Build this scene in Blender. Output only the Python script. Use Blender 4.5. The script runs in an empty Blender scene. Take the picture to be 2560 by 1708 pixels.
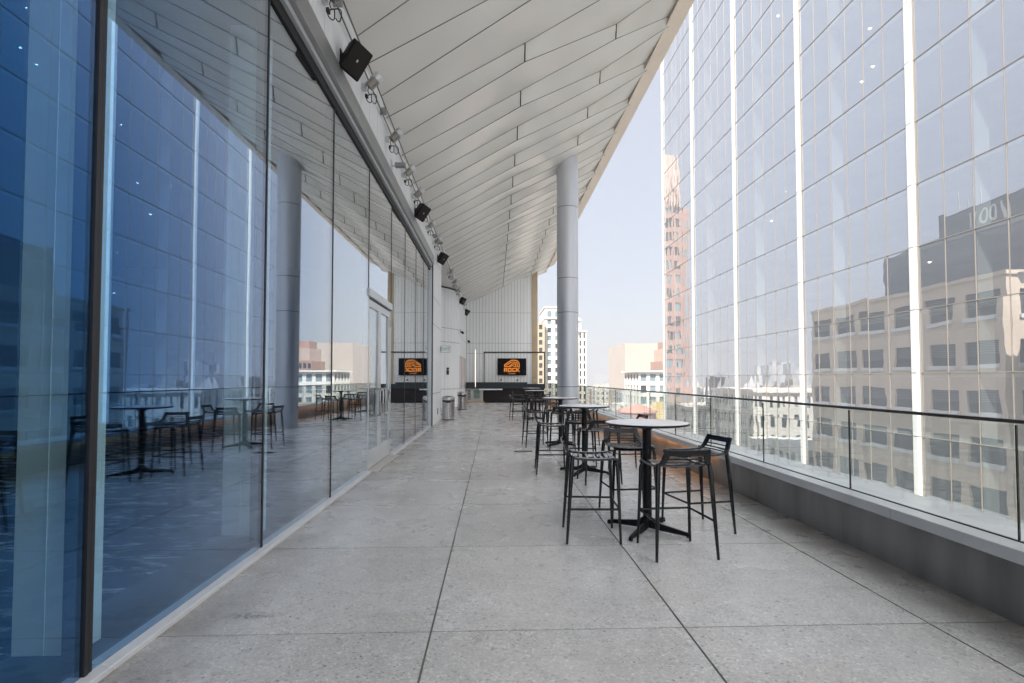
import bpy, bmesh, math, random
from mathutils import Vector, Matrix
R = math.radians
rnd = random.Random(7)
SC = bpy.context.scene
COL = SC.collection

# ------------------------------------------------------------------ camera, sky, sun, exposure
cam = bpy.data.cameras.new('camera'); cam_o = bpy.data.objects.new('camera', cam); COL.objects.link(cam_o)
cam.sensor_width = 36; cam.lens = 17.85; cam.shift_y = 0.0215; cam.clip_start = 0.05; cam.clip_end = 9000
cam_o.location = (0, 0, 1.5)
cam_o.rotation_euler = (R(90 + 1.7), 0, R(-2.0))
SC.camera = cam_o

SUN_EL, SUN_AZ = 52, 216          # azimuth measured clockwise from +Y: behind and to the left
W = bpy.data.worlds.new('World'); SC.world = W; W.use_nodes = True
nt = W.node_tree
sky = nt.nodes.new('ShaderNodeTexSky'); sky.sky_type = 'NISHITA'; sky.sun_disc = False
sky.sun_elevation = R(SUN_EL); sky.sun_rotation = R(SUN_AZ)
sky.air_density = 1.0; sky.dust_density = 2.5; sky.ozone_density = 1.0
bg = nt.nodes['Background']; bg.inputs['Strength'].default_value = 0.15
hz = nt.nodes.new('ShaderNodeMix'); hz.data_type = 'RGBA'          # a milky summer sky
hz.inputs[0].default_value = .88; hz.inputs[7].default_value = (1.30, 1.335, 1.47, 1)
nt.links.new(sky.outputs[0], hz.inputs[6]); nt.links.new(hz.outputs[2], bg.inputs[0])
sun = bpy.data.lights.new('sun', 'SUN'); sun.energy = 4.8; sun.angle = R(0.5); sun.color = (1, .95, .87)
sun_o = bpy.data.objects.new('sun', sun); COL.objects.link(sun_o)
az = R(SUN_AZ); el = R(SUN_EL)
sdir = Vector((math.sin(az) * math.cos(el), math.cos(az) * math.cos(el), math.sin(el)))
sun_o.rotation_euler = sdir.to_track_quat('Z', 'Y').to_euler()
sun_o.location = (-20, -20, 60)
SC.view_settings.view_transform = 'Standard'; SC.view_settings.look = 'None'
SC.view_settings.exposure = 1.78; SC.view_settings.gamma = 1.0
cy = SC.cycles
cy.max_bounces = 10; cy.diffuse_bounces = 4; cy.glossy_bounces = 6; cy.transparent_max_bounces = 32
cy.transmission_bounces = 8; cy.volume_bounces = 1; cy.sample_clamp_indirect = 5; cy.blur_glossy = 0.4
cy.caustics_reflective = True; cy.caustics_refractive = False

# ------------------------------------------------------------------ helpers
def link(o): COL.objects.link(o); return o
def tag(o, label=None, cat=None, group=None, kind=None):
    if label: o['label'] = label
    if cat: o['category'] = cat
    if group: o['group'] = group
    if kind: o['kind'] = kind
    return o
def thing(name, label, cat, loc=(0, 0, 0), rz=0, group=None):
    o = bpy.data.objects.new(name, None); link(o); o.location = loc; o.rotation_euler = (0, 0, rz)
    o.empty_display_size = .2
    return tag(o, label, cat, group)
def dup(o, loc=None, rz=None, label=None, parent=None):
    c = o.copy(); COL.objects.link(c)
    if parent: c.parent = parent
    if loc is not None: c.location = loc
    if rz is not None: c.rotation_euler = (0, 0, rz)
    if label: c['label'] = label
    for ch in list(o.children): dup(ch, parent=c)
    return c

class MB:
    def __init__(s): s.v = []; s.f = []; s.sm = []
    def add(s, vs, fs, smooth=False):
        n = len(s.v); s.v += [tuple(v) for v in vs]
        for f in fs: s.f.append(tuple(n + i for i in f)); s.sm.append(smooth)
        return s
    def quad(s, a, b, c, d): return s.add([a, b, c, d], [(0, 1, 2, 3)])
    def tri(s, a, b, c): return s.add([a, b, c], [(0, 1, 2)])
    def box(s, x0, x1, y0, y1, z0, z1):
        return s.add([(x0, y0, z0), (x1, y0, z0), (x1, y1, z0), (x0, y1, z0), (x0, y0, z1), (x1, y0, z1), (x1, y1, z1), (x0, y1, z1)],
                     [(0, 3, 2, 1), (4, 5, 6, 7), (0, 1, 5, 4), (1, 2, 6, 5), (2, 3, 7, 6), (3, 0, 4, 7)])
    def obox(s, c, ux, uy, uz, a, b, d):
        c, ux, uy, uz = Vector(c), Vector(ux) * a / 2, Vector(uy) * b / 2, Vector(uz) * d / 2
        vs = [c + i * ux + j * uy + k * uz for k in (-1, 1) for (i, j) in ((-1, -1), (1, -1), (1, 1), (-1, 1))]
        return s.add(vs, [(0, 3, 2, 1), (4, 5, 6, 7), (0, 1, 5, 4), (1, 2, 6, 5), (2, 3, 7, 6), (3, 0, 4, 7)])
    def prism(s, poly, z0, z1, smooth=False):
        n = len(poly)
        vs = [(x, y, z0) for x, y in poly] + [(x, y, z1) for x, y in poly]
        fs = [tuple(range(n))[::-1], tuple(range(n, 2 * n))] + [(i, (i + 1) % n, n + (i + 1) % n, n + i) for i in range(n)]
        return s.add(vs, fs)
    def tube(s, pts, rad, seg=8, cap=True, flat=1.0):
        pts = [Vector(p) for p in pts]; n = len(pts)
        if not hasattr(rad, '__len__'): rad = [rad] * n
        vs = []; fs = []; prev = None
        for i, p in enumerate(pts):
            t = (pts[min(i + 1, n - 1)] - pts[max(i - 1, 0)]).normalized()
            if prev is None:
                a = Vector((0, 0, 1)) if abs(t.z) < .9 else Vector((1, 0, 0))
                u = t.cross(a).normalized()
            else:
                u = (prev - t * prev.dot(t)).normalized()
            prev = u; w = t.cross(u)
            for k in range(seg):
                q = 2 * math.pi * k / seg
                vs.append(p + (u * math.cos(q) + w * math.sin(q) * flat) * rad[i])
        for i in range(n - 1):
            for k in range(seg):
                fs.append((i * seg + k, i * seg + (k + 1) % seg, (i + 1) * seg + (k + 1) % seg, (i + 1) * seg + k))
        if cap: fs += [tuple(range(seg))[::-1], tuple((n - 1) * seg + k for k in range(seg))]
        return s.add(vs, fs, True)
    def lathe(s, prof, c=(0, 0, 0), seg=32, smooth=True):
        vs = []; fs = []; n = len(prof)
        for r, z in prof:
            for k in range(seg):
                q = 2 * math.pi * k / seg
                vs.append((c[0] + r * math.cos(q), c[1] + r * math.sin(q), c[2] + z))
        for i in range(n - 1):
            for k in range(seg):
                fs.append((i * seg + k, i * seg + (k + 1) % seg, (i + 1) * seg + (k + 1) % seg, (i + 1) * seg + k))
        s.add(vs, fs, smooth)
        return s
    def build(s, name, mat, parent=None, bevel=0, loc=None, autosmooth=False):
        me = bpy.data.meshes.new(name); me.from_pydata(s.v, [], s.f)
        for p, q in zip(me.polygons, s.sm): p.use_smooth = q
        if mat: me.materials.append(mat)
        me.update()
        bm = bmesh.new(); bm.from_mesh(me); bmesh.ops.recalc_face_normals(bm, faces=bm.faces); bm.to_mesh(me); bm.free()
        o = bpy.data.objects.new(name, me); link(o)
        if parent: o.parent = parent
        if loc: o.location = loc
        if bevel:
            b = o.modifiers.new('bevel', 'BEVEL'); b.width = bevel; b.segments = 2; b.limit_method = 'ANGLE'; b.angle_limit = R(40)
        if any(s.sm): me.set_sharp_from_angle(angle=R(35))
        return o

def raw(name, mb, mat, parent=None):          # no normal recalculation (open sheets)
    me = bpy.data.meshes.new(name); me.from_pydata(mb.v, [], mb.f)
    for p, q in zip(me.polygons, mb.sm): p.use_smooth = q
    me.materials.append(mat); me.update()
    o = bpy.data.objects.new(name, me); link(o)
    if parent: o.parent = parent
    return o

# ------------------------------------------------------------------ materials
def mat(name, col, rough=.5, metal=0, noise=0, nscale=8, bump=0, bscale=60, spec=.5, streak=None, emit=None, estr=0, rnoise=0, tint=None):
    m = bpy.data.materials.new(name); m.use_nodes = True; t = m.node_tree; N = t.nodes; L = t.links
    p = N['Principled BSDF']; p.inputs['Roughness'].default_value = rough; p.inputs['Metallic'].default_value = metal
    p.inputs['Specular IOR Level'].default_value = spec
    p.inputs['Base Color'].default_value = (*col, 1)
    tc = N.new('ShaderNodeTexCoord'); src = tc.outputs['Object']
    if streak:
        mp = N.new('ShaderNodeMapping'); mp.inputs['Scale'].default_value = streak; L.new(src, mp.inputs[0]); src = mp.outputs[0]
    if noise:
        n = N.new('ShaderNodeTexNoise'); n.inputs['Scale'].default_value = nscale; n.inputs['Detail'].default_value = 6; L.new(src, n.inputs['Vector'])
        r = N.new('ShaderNodeMapRange'); r.inputs[1].default_value = .25; r.inputs[2].default_value = .75
        r.inputs[3].default_value = 1 - noise; r.inputs[4].default_value = 1 + noise; L.new(n.outputs['Fac'], r.inputs[0])
        mx = N.new('ShaderNodeMix'); mx.data_type = 'RGBA'; mx.blend_type = 'MULTIPLY'; mx.inputs[0].default_value = 1
        mx.inputs[6].default_value = (*col, 1); L.new(r.outputs[0], mx.inputs[7]); L.new(mx.outputs[2], p.inputs['Base Color'])
        if rnoise:
            r2 = N.new('ShaderNodeMapRange'); r2.inputs[3].default_value = max(0, rough - rnoise); r2.inputs[4].default_value = min(1, rough + rnoise)
            r2.inputs[1].default_value = .3; r2.inputs[2].default_value = .7
            L.new(n.outputs['Fac'], r2.inputs[0]); L.new(r2.outputs[0], p.inputs['Roughness'])
    if bump:
        n2 = N.new('ShaderNodeTexNoise'); n2.inputs['Scale'].default_value = bscale; L.new(tc.outputs['Object'], n2.inputs['Vector'])
        b = N.new('ShaderNodeBump'); b.inputs['Strength'].default_value = bump; b.inputs['Distance'].default_value = .01
        L.new(n2.outputs['Fac'], b.inputs['Height']); L.new(b.outputs[0], p.inputs['Normal'])
    if emit:
        p.inputs['Emission Color'].default_value = (*emit, 1); p.inputs['Emission Strength'].default_value = estr
    return m

def glass_mat(name, ior, fmin, fmax, g_near, g_far, trans, wob=0, wscale=.8, power=3.0, rough=0.0, veil=0):
    m = bpy.data.materials.new(name); m.use_nodes = True; t = m.node_tree; N = t.nodes; L = t.links
    for n in list(N):
        if n.type != 'OUTPUT_MATERIAL': N.remove(n)
    out = N['Material Output']
    fr = N.new('ShaderNodeFresnel'); fr.inputs['IOR'].default_value = ior
    # both sides of a pane reflect alike
    geo = N.new('ShaderNodeNewGeometry')
    lw = N.new('ShaderNodeLayerWeight'); lw.inputs['Blend'].default_value = .5
    p4 = N.new('ShaderNodeMath'); p4.operation = 'POWER'; p4.inputs[1].default_value = power; L.new(lw.outputs['Facing'], p4.inputs[0])
    pw = N.new('ShaderNodeMapRange'); pw.inputs[3].default_value = fmin; pw.inputs[4].default_value = fmax; L.new(p4.outputs[0], pw.inputs[0])
    mc = N.new('ShaderNodeMix'); mc.data_type = 'RGBA'
    mr2 = N.new('ShaderNodeMapRange'); mr2.inputs[1].default_value = .38; mr2.inputs[2].default_value = .70; L.new(lw.outputs['Facing'], mr2.inputs[0])
    L.new(mr2.outputs[0], mc.inputs[0]); mc.inputs[6].default_value = (*g_near, 1); mc.inputs[7].default_value = (*g_far, 1)
    gl = N.new('ShaderNodeBsdfGlossy'); gl.inputs['Roughness'].default_value = rough; L.new(mc.outputs[2], gl.inputs['Color'])
    tr = N.new('ShaderNodeBsdfTransparent'); tr.inputs['Color'].default_value = (*trans, 1)
    mx = N.new('ShaderNodeMixShader'); L.new(pw.outputs[0], mx.inputs[0]); L.new(tr.outputs[0], mx.inputs[1]); L.new(gl.outputs[0], mx.inputs[2])
    last = mx
    if veil:                                        # pale diffuse wash imitating lens glare over the dark reflections
        df = N.new('ShaderNodeBsdfDiffuse'); df.inputs['Color'].default_value = (.70, .77, .88, 1)
        mv = N.new('ShaderNodeMixShader'); mv.inputs[0].default_value = veil; L.new(mx.outputs[0], mv.inputs[1]); L.new(df.outputs[0], mv.inputs[2]); last = mv
    L.new(last.outputs[0], out.inputs['Surface'])
    if wob:
        tc = N.new('ShaderNodeTexCoord'); nz = N.new('ShaderNodeTexNoise'); nz.inputs['Scale'].default_value = wscale; nz.inputs['Detail'].default_value = 1.5
        L.new(geo.outputs['Position'], nz.inputs['Vector'])
        b = N.new('ShaderNodeBump'); b.inputs['Strength'].default_value = 1.0; b.inputs['Distance'].default_value = wob
        L.new(nz.outputs['Fac'], b.inputs['Height']); L.new(b.outputs[0], gl.inputs['Normal'])
    return m

def floor_mat():
    m = bpy.data.materials.new('terrazzo'); m.use_nodes = True; t = m.node_tree; N = t.nodes; L = t.links
    p = N['Principled BSDF']; geo = N.new('ShaderNodeNewGeometry'); pos = geo.outputs['Position']
    def noise(s, d=4, vec=pos):
        n = N.new('ShaderNodeTexNoise'); n.inputs['Scale'].default_value = s; n.inputs['Detail'].default_value = d; L.new(vec, n.inputs['Vector']); return n.outputs['Fac']
    def ramp(src, *st):
        r = N.new('ShaderNodeValToRGB'); e = r.color_ramp.elements
        while len(e) < len(st): e.new(.5)
        for q, (a, c) in zip(e, st): q.position = a; q.color = (*c, 1) if hasattr(c, '__len__') else (c, c, c, 1)
        L.new(src, r.inputs[0]); return r.outputs[0]
    def mixc(f, a, b, mode='MIX'):
        x = N.new('ShaderNodeMix'); x.data_type = 'RGBA'; x.blend_type = mode
        for i, v in ((0, f), (6, a), (7, b)):
            if hasattr(v, 'is_output'): L.new(v, x.inputs[i])
            elif i == 0: x.inputs[0].default_value = v
            else: x.inputs[i].default_value = (*v, 1)
        return x.outputs[2]
    v = N.new('ShaderNodeTexVoronoi'); v.inputs['Scale'].default_value = 85; L.new(pos, v.inputs['Vector'])
    v2 = N.new('ShaderNodeTexVoronoi'); v2.inputs['Scale'].default_value = 48; L.new(pos, v2.inputs['Vector'])
    sep = N.new('ShaderNodeSeparateColor'); L.new(v.outputs['Color'], sep.inputs[0])
    chip = ramp(sep.outputs[0], (0, (.36, .358, .355)), (.08, (.49, .488, .486)), (.5, (.55, .548, .547)), (.88, (.595, .59, .583)), (1, (.72, .71, .70)))
    sep2 = N.new('ShaderNodeSeparateColor'); L.new(v2.outputs['Color'], sep2.inputs[0])
    big = ramp(sep2.outputs[1], (.0, .5), (.03, .65), (.035, 1), (.94, 1), (.95, 1.18))
    spots = ramp(v2.outputs['Distance'], (.0, 1), (.35, 1), (.5, 0))
    c = mixc(spots, chip, mixc(1, chip, big, 'MULTIPLY'))
    mott = ramp(noise(1.1, 5), (.3, .92), (.7, 1.05))
    c = mixc(1, c, mott, 'MULTIPLY')
    mott2 = ramp(noise(6, 5), (.3, .93), (.7, 1.06)); c = mixc(1, c, mott2, 'MULTIPLY')
    # each slab was poured a little differently
    s1 = N.new('ShaderNodeVectorMath'); s1.operation = 'SUBTRACT'; L.new(pos, s1.inputs[0]); s1.inputs[1].default_value = (-.374, 3.07, 0)
    s2 = N.new('ShaderNodeVectorMath'); s2.operation = 'SCALE'; s2.inputs['Scale'].default_value = 1 / 1.52; L.new(s1.outputs[0], s2.inputs[0])
    s3 = N.new('ShaderNodeVectorMath'); s3.operation = 'FLOOR'; L.new(s2.outputs[0], s3.inputs[0])
    s4 = N.new('ShaderNodeVectorMath'); s4.operation = 'MULTIPLY'; s4.inputs[1].default_value = (1, 1, 0); L.new(s3.outputs[0], s4.inputs[0])
    wn = N.new('ShaderNodeTexWhiteNoise'); wn.noise_dimensions = '3D'; L.new(s4.outputs[0], wn.inputs['Vector'])
    c = mixc(1, c, ramp(wn.outputs['Value'], (0, (.965, .96, .95)), (1, (1.06, 1.06, 1.065))), 'MULTIPLY')
    blot = ramp(noise(.7, 8), (.30, (.86, .85, .83)), (.46, (1, 1, 1))); c = mixc(1, c, blot, 'MULTIPLY')
    # dirt gathered along the sill and the parapet
    sx = N.new('ShaderNodeSeparateXYZ'); L.new(pos, sx.inputs[0])
    def mr(src, a, b, lo, hi):
        r = N.new('ShaderNodeMapRange'); r.inputs[1].default_value = a; r.inputs[2].default_value = b; r.inputs[3].default_value = lo; r.inputs[4].default_value = hi
        L.new(src, r.inputs[0]); return r.outputs[0]
    def mth(op, a, b):
        x = N.new('ShaderNodeMath'); x.operation = op
        for i, q in ((0, a), (1, b)):
            if hasattr(q, 'is_output'): L.new(q, x.inputs[i])
            else: x.inputs[i].default_value = q
        return x.outputs[0]
    edge = mth('MAXIMUM', mr(sx.outputs[0], -1.95, -1.45, 1, 0), mr(sx.outputs[0], 2.75, 3.2, 0, 1))
    dirt = mth('MULTIPLY', edge, mr(noise(2.5, 6), .35, .65, .25, .8))
    c = mixc(dirt, c, (.17, .145, .115))
    # one brown scuff near the sill
    d1 = N.new('ShaderNodeVectorMath'); d1.operation = 'SUBTRACT'; L.new(pos, d1.inputs[0]); d1.inputs[1].default_value = (-1.53, 3.32, 0)
    d2 = N.new('ShaderNodeVectorMath'); d2.operation = 'MULTIPLY'; L.new(d1.outputs[0], d2.inputs[0]); d2.inputs[1].default_value = (6.5, 22, 0)
    ln = N.new('ShaderNodeVectorMath'); ln.operation = 'LENGTH'; L.new(d2.outputs[0], ln.inputs[0])
    sc = mth('MULTIPLY', mr(ln.outputs['Value'], .3, 1.4, .75, 0), mr(noise(25, 4), .4, .6, .1, 1))
    c = mixc(sc, c, (.11, .085, .06))
    L.new(c, p.inputs['Base Color'])
    L.new(mr(noise(1.7, 4), .3, .7, .25, .31), p.inputs['Roughness'])
    p.inputs['Specular IOR Level'].default_value = .45
    b = N.new('ShaderNodeBump'); b.inputs['Strength'].default_value = .05; b.inputs['Distance'].default_value = .003
    L.new(noise(160, 3), b.inputs['Height']); L.new(b.outputs[0], p.inputs['Normal'])
    return m

def carpet_mat():
    m = bpy.data.materials.new('carpet_pattern'); m.use_nodes = True; t = m.node_tree; N = t.nodes; L = t.links
    p = N['Principled BSDF']; p.inputs['Roughness'].default_value = 1; p.inputs['Specular IOR Level'].default_value = .05
    geo = N.new('ShaderNodeNewGeometry'); mp = N.new('ShaderNodeMapping'); mp.inputs['Scale'].default_value = (1.6, 4.5, 1); L.new(geo.outputs[0], mp.inputs[0])
    n = N.new('ShaderNodeTexNoise'); n.inputs['Scale'].default_value = 1.5; n.inputs['Detail'].default_value = 9; n.inputs['Roughness'].default_value = .72; n.inputs['Distortion'].default_value = .6; L.new(mp.outputs[0], n.inputs[0])
    r = N.new('ShaderNodeValToRGB'); e = r.color_ramp.elements
    e[0].position = .53; e[0].color = (.02, .027, .038, 1); e[1].position = .66; e[1].color = (.92, .95, .95, 1); L.new(n.outputs['Fac'], r.inputs[0])
    L.new(r.outputs[0], p.inputs['Base Color']); return m

def facade_mat(name, wall, win, sx=3.2, sz=3.4):
    """far houses: rows of windows a few pixels high"""
    m = bpy.data.materials.new(name); m.use_nodes = True; t = m.node_tree; N = t.nodes; L = t.links
    p = N['Principled BSDF']; p.inputs['Roughness'].default_value = .8
    geo = N.new('ShaderNodeNewGeometry'); s = N.new('ShaderNodeSeparateXYZ'); L.new(geo.outputs[0], s.inputs[0])
    a = N.new('ShaderNodeMath'); a.operation = 'ADD'; L.new(s.outputs[0], a.inputs[0]); L.new(s.outputs[1], a.inputs[1])
    def cell(src, per, lo, hi):
        d = N.new('ShaderNodeMath'); d.operation = 'DIVIDE'; L.new(src, d.inputs[0]); d.inputs[1].default_value = per
        f = N.new('ShaderNodeMath'); f.operation = 'FRACT'; L.new(d.outputs[0], f.inputs[0])
        g = N.new('ShaderNodeMath'); g.operation = 'GREATER_THAN'; L.new(f.outputs[0], g.inputs[0]); g.inputs[1].default_value = lo
        l = N.new('ShaderNodeMath'); l.operation = 'LESS_THAN'; L.new(f.outputs[0], l.inputs[0]); l.inputs[1].default_value = hi
        q = N.new('ShaderNodeMath'); q.operation = 'MULTIPLY'; L.new(g.outputs[0], q.inputs[0]); L.new(l.outputs[0], q.inputs[1]); return q.outputs[0]
    q = N.new('ShaderNodeMath'); q.operation = 'MULTIPLY'; L.new(cell(a.outputs[0], sx, .3, .72), q.inputs[0]); L.new(cell(s.outputs[2], sz, .3, .75), q.inputs[1])
    up = N.new('ShaderNodeSeparateXYZ'); L.new(geo.outputs['Normal'], up.inputs[0])
    lt = N.new('ShaderNodeMath'); lt.operation = 'LESS_THAN'; L.new(up.outputs[2], lt.inputs[0]); lt.inputs[1].default_value = .5
    q2 = N.new('ShaderNodeMath'); q2.operation = 'MULTIPLY'; L.new(q.outputs[0], q2.inputs[0]); L.new(lt.outputs[0], q2.inputs[1])
    x = N.new('ShaderNodeMix'); x.data_type = 'RGBA'; L.new(q2.outputs[0], x.inputs[0]); x.inputs[6].default_value = (*wall, 1); x.inputs[7].default_value = (*win, 1)
    L.new(x.outputs[2], p.inputs['Base Color']); return m

M = dict(
    terrazzo=floor_mat(),
    joint=mat('joint_sealant', (.15, .143, .13), .9),
    carpet=carpet_mat(), seam=mat('soffit_seam', (.13, .125, .12), .8),
    border=mat('carpet_border', (.07, .085, .095), .9, noise=.1),
    white=mat('white_cladding', (.80, .81, .81), .42, noise=.035, nscale=3, streak=(1, 1, .25)),
    gap=mat('cladding_gap', (.10, .105, .11), .9),
    sill=mat('sill_paint', (.62, .63, .65), .38, noise=.03),
    alu=mat('grey_aluminium', (.34, .345, .34), .38, .7, noise=.06, nscale=3),
    frame_l=mat('pale_aluminium', (.58, .60, .61), .35, .35),
    black=mat('black_gasket', (.008, .008, .009), .5, spec=.25),
    mull=mat('dark_mullion', (.018, .018, .022), .45),
    glass=glass_mat('facade_glass', 1.6, .065, .98, (.15, .46, 1.0), (.95, .97, 1.0), (.86, .945, .97), wob=.0012, wscale=.55, power=2.15),
    dglass=glass_mat('door_glass', 1.6, .06, .92, (.8, .88, 1), (.95, .97, 1), (.84, .93, .95), wob=.001),
    rglass=glass_mat('railing_glass', 1.45, .03, .7, (.9, .97, .95), (.95, 1, .98), (.965, .985, .975)),
    tglass=glass_mat('tower_glass', 1.8, .42, .96, (.86, .89, .97), (.92, .93, .96), (.62, .68, .68), wob=.0065, wscale=.5, power=1.5, veil=.085),
    soffit=mat('soffit_panel', (.67, .655, .62), .31, spec=.6, noise=.03, nscale=1.2),
    fascia=mat('fascia_panel', (.74, .64, .54), .5, noise=.04),
    column=mat('column_metal', (.62, .635, .675), .30, .35, noise=.02, nscale=2, streak=(1, 1, .2)),
    parapet=mat('parapet_metal', (.34, .33, .31), .5, .25, noise=.42, nscale=3.0, streak=(1, 1, .22), rnoise=.12),
    coping=mat('coping_metal', (.74, .745, .76), .24, .2, noise=.08, nscale=3),
    rail=mat('handrail_metal', (.13, .12, .11), .32, .7),
    chair=mat('black_plastic', (.007, .008, .010), .15, spec=.5, bump=.04, bscale=220),
    tabletop=mat('pale_laminate', (.80, .81, .84), .27, noise=.02),
    seat=mat('black_plastic_glossy', (.010, .011, .014), .11, spec=1.0, bump=.04, bscale=120),  # glossier copy of the stool plastic so the slats catch light
    tblack=mat('table_black', (.007, .007, .009), .38, spec=.3),
    steel=mat('brushed_steel', (.56, .555, .55), .26, 1, noise=.05, nscale=30, streak=(1, 1, .03)),
    bin_black=mat('bin_band', (.02, .02, .022), .4),
    bar_top=mat('bar_fascia', (.022, .028, .033), .4, spec=.3),
    bar_front=mat('bar_front', (.016, .010, .010), .5, spec=.2, noise=.1),
    tan=mat('tan_stone', (.47, .37, .25), .75, noise=.06, nscale=2),
    cooler=mat('cooler_steel', (.52, .50, .46), .4, .3, noise=.1),
    cooler_glass=mat('cooler_glass', (.16, .25, .21), .1),
    wshelf=mat('white_shelf', (.78, .79, .81), .4),
    screen=mat('screen_black', (.003, .003, .004), .3, spec=.08),
    orange=mat('screen_orange', (.1, .03, .0), .5, emit=(1, .30, .03), estr=.26),
    pale_orange=mat('screen_text', (.1, .05, .02), .5, emit=(.8, .33, .12), estr=.2),
    led=mat('led_tube', (.9, .85, .75), .5, emit=(1, .86, .72), estr=.42),
    led_warm=mat('led_strip', (.9, .6, .3), .5, emit=(1, .38, .07), estr=2.6),
    lamp_dot=mat('lamp_lens', (.9, .9, .8), .5, emit=(1, .86, .6), estr=8.0),
    spk=mat('speaker_black', (.005, .005, .006), .6, spec=.2, bump=.3, bscale=300),
    spk_grille=mat('speaker_grille', (.016, .0135, .011), .5, spec=.25, bump=.6, bscale=450),
    flood=mat('flood_alu', (.42, .39, .36), .42, .6),
    cable=mat('cable_black', (.015, .015, .015), .6),
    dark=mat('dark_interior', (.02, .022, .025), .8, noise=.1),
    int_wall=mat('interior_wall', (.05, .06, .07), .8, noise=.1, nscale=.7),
    blind=mat('interior_column_paint', (.80, .88, .86), .7, noise=.02),
    slab=mat('tower_interior', (.70, .70, .69), .8, noise=.15, nscale=.4),
    pier=mat('tower_pier', (.50, .52, .525), .4, noise=.02),
    tmull=mat('tower_mullion', (.24, .215, .19), .5, .2),
    tdark=mat('tower_joint', (.22, .21, .20), .5),
    part=mat('tower_partition', (.60, .61, .60), .6),
    curtain=mat('tower_curtain', (.80, .80, .78), .8),
    exitw=mat('exit_white', (.80, .83, .82), .35), exitg=mat('exit_green', (.12, .42, .30), .5),
    grate=mat('grate_metal', (.06, .055, .05), .5, .4),
    ground=mat('city_ground', (.32, .32, .31), .95, noise=.3, nscale=.02),
    tree=mat('tree_green', (.085, .11, .065), .9, noise=.4, nscale=.2),
    pane=mat('dark_pane', (.035, .042, .05), .12, spec=.4),
    pane_b=mat('blue_pane', (.16, .21, .23), .12, spec=.7),
    louvre=mat('window_louvre', (.17, .18, .20), .4, .3),
    wsill=mat('window_sill', (.62, .62, .60), .6),
    tanshade=mat('shaded_white_masonry', (.36, .295, .215), .8, noise=.06, nscale=.3),  # white tower's masonry with the cast shadow put into its colour
    tanb=mat('tan_building', (.58, .475, .37), .8, noise=.10, nscale=.35, streak=(1, 1, .4)),
    darkb=mat('dark_building', (.11, .12, .145), .22, noise=.15, nscale=.3),
    letters=mat('sign_letters', (.55, .6, .6), .5),
    redb=mat('red_brick', (.30, .185, .15), .85, noise=.18, nscale=.25),
    pinkst=mat('pale_terracotta', (.40, .30, .25), .8, noise=.1, nscale=.3),
    whiteb=mat('white_masonry', (.58, .565, .525), .8, noise=.06, nscale=.2),
    beigeb=mat('beige_masonry', (.60, .555, .49), .8, noise=.08, nscale=.2),
    tanslab=mat('pale_brown_slab', (.36, .31, .275), .8, noise=.05, nscale=.1),
    tank=mat('pink_tank', (.40, .22, .19), .7, noise=.1), yellow=mat('yellow_board', (.48, .38, .21), .7), greyb=mat('grey_masonry', (.45, .45, .45), .8, noise=.1, nscale=.2),
)
P = 1.52                                 # module of the paving and the railing
def Zs(x): return 7.16 + .48 * x         # mean plane of the canopy soffit

# ------------------------------------------------------------------ terrace floor
tl = MB()
JX0, JY0 = -.374, 3.07
for i in range(-4, 4):
    for j in range(-9, 20):
        near = JY0 + j * P < 18.2
        if near and i < -1: continue
        x0 = -2.0 if near and i == -1 else max(JX0 + i * P + .0065, -5.0); x1 = min(JX0 + (i + 1) * P - .0065, 3.2)
        y0 = JY0 + j * P + .0055; y1 = JY0 + (j + 1) * P - .0055
        if x1 - x0 < .01: continue
        tl.box(x0, x1, y0, y1, -.03, 0)
tag(tl.build('floor', M['terrazzo']), kind='structure')
fb = MB(); fb.box(-2.0, 3.7, -10.7, 33.4, -.6, -.006); fb.box(-5, -2.0, 18.4, 33.4, -.6, -.007)
tag(fb.build('floor_base', M['joint']), kind='structure')

# ------------------------------------------------------------------ parapet and glass railing
pp = thing('parapet_wall', 'low dark metal parapet with grey coping running along the open side of the terrace', 'parapet', (3.2, 10, 0))
def rel(o, p): o.location = -Vector(p.location); return o      # geometry given in world coordinates
def part(mb, name, m, p, **k):
    o = mb.build(name, m, p, **k); o.matrix_parent_inverse = p_inv(p); return o
def p_inv(p):
    return (Matrix.Translation(p.location) @ Matrix.Rotation(p.rotation_euler.z, 4, 'Z')).inverted()
w = MB()
y = -10.7
for j in range(-6, 15):
    a, b = JY0 + (j - .5) * 3.04 + .003, JY0 + (j + .5) * 3.04 - .003
    a = max(a, -10.7); b = min(b, 33.4)
    if b - a > .05: w.box(3.2, 3.6, a, b, 0, .385)
part(w, 'wall', M['parapet'], pp)
w = MB(); w.box(3.23, 3.66, -10.7, 33.4, -.55, .384); part(w, 'core', M['joint'], pp)
w = MB()
for j in range(-4, 12):
    a, b = .9 + j * 3.04 + .003, .9 + (j + 1) * 3.04 - .003
    w.box(3.14, 3.29, max(a, -10.7), min(b, 33.4), .428, .475); w.box(3.128, 3.14, max(a, -10.7), min(b, 33.4), .392, .475)
part(w, 'coping', M['coping'], pp, bevel=.004)
w = MB(); w.box(3.2, 3.30, -10.7, 33.4, .3855, .4275); part(w, 'shadow_gap', M['black'], pp)
w = MB(); w.box(3.335, 3.74, -10.7, 33.4, .385, .474); part(w, 'outer_ledge', M['coping'], pp)
w = MB(); w.box(3.6, 3.735, -10.7, 33.4, -3.2, .384); part(w, 'outer_fascia', M['parapet'], pp)
w = MB(); w.box(3.146, 3.17, 7.2, 30.5, .412, .426); part(w, 'led_strip', M['led_warm'], pp)

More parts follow.
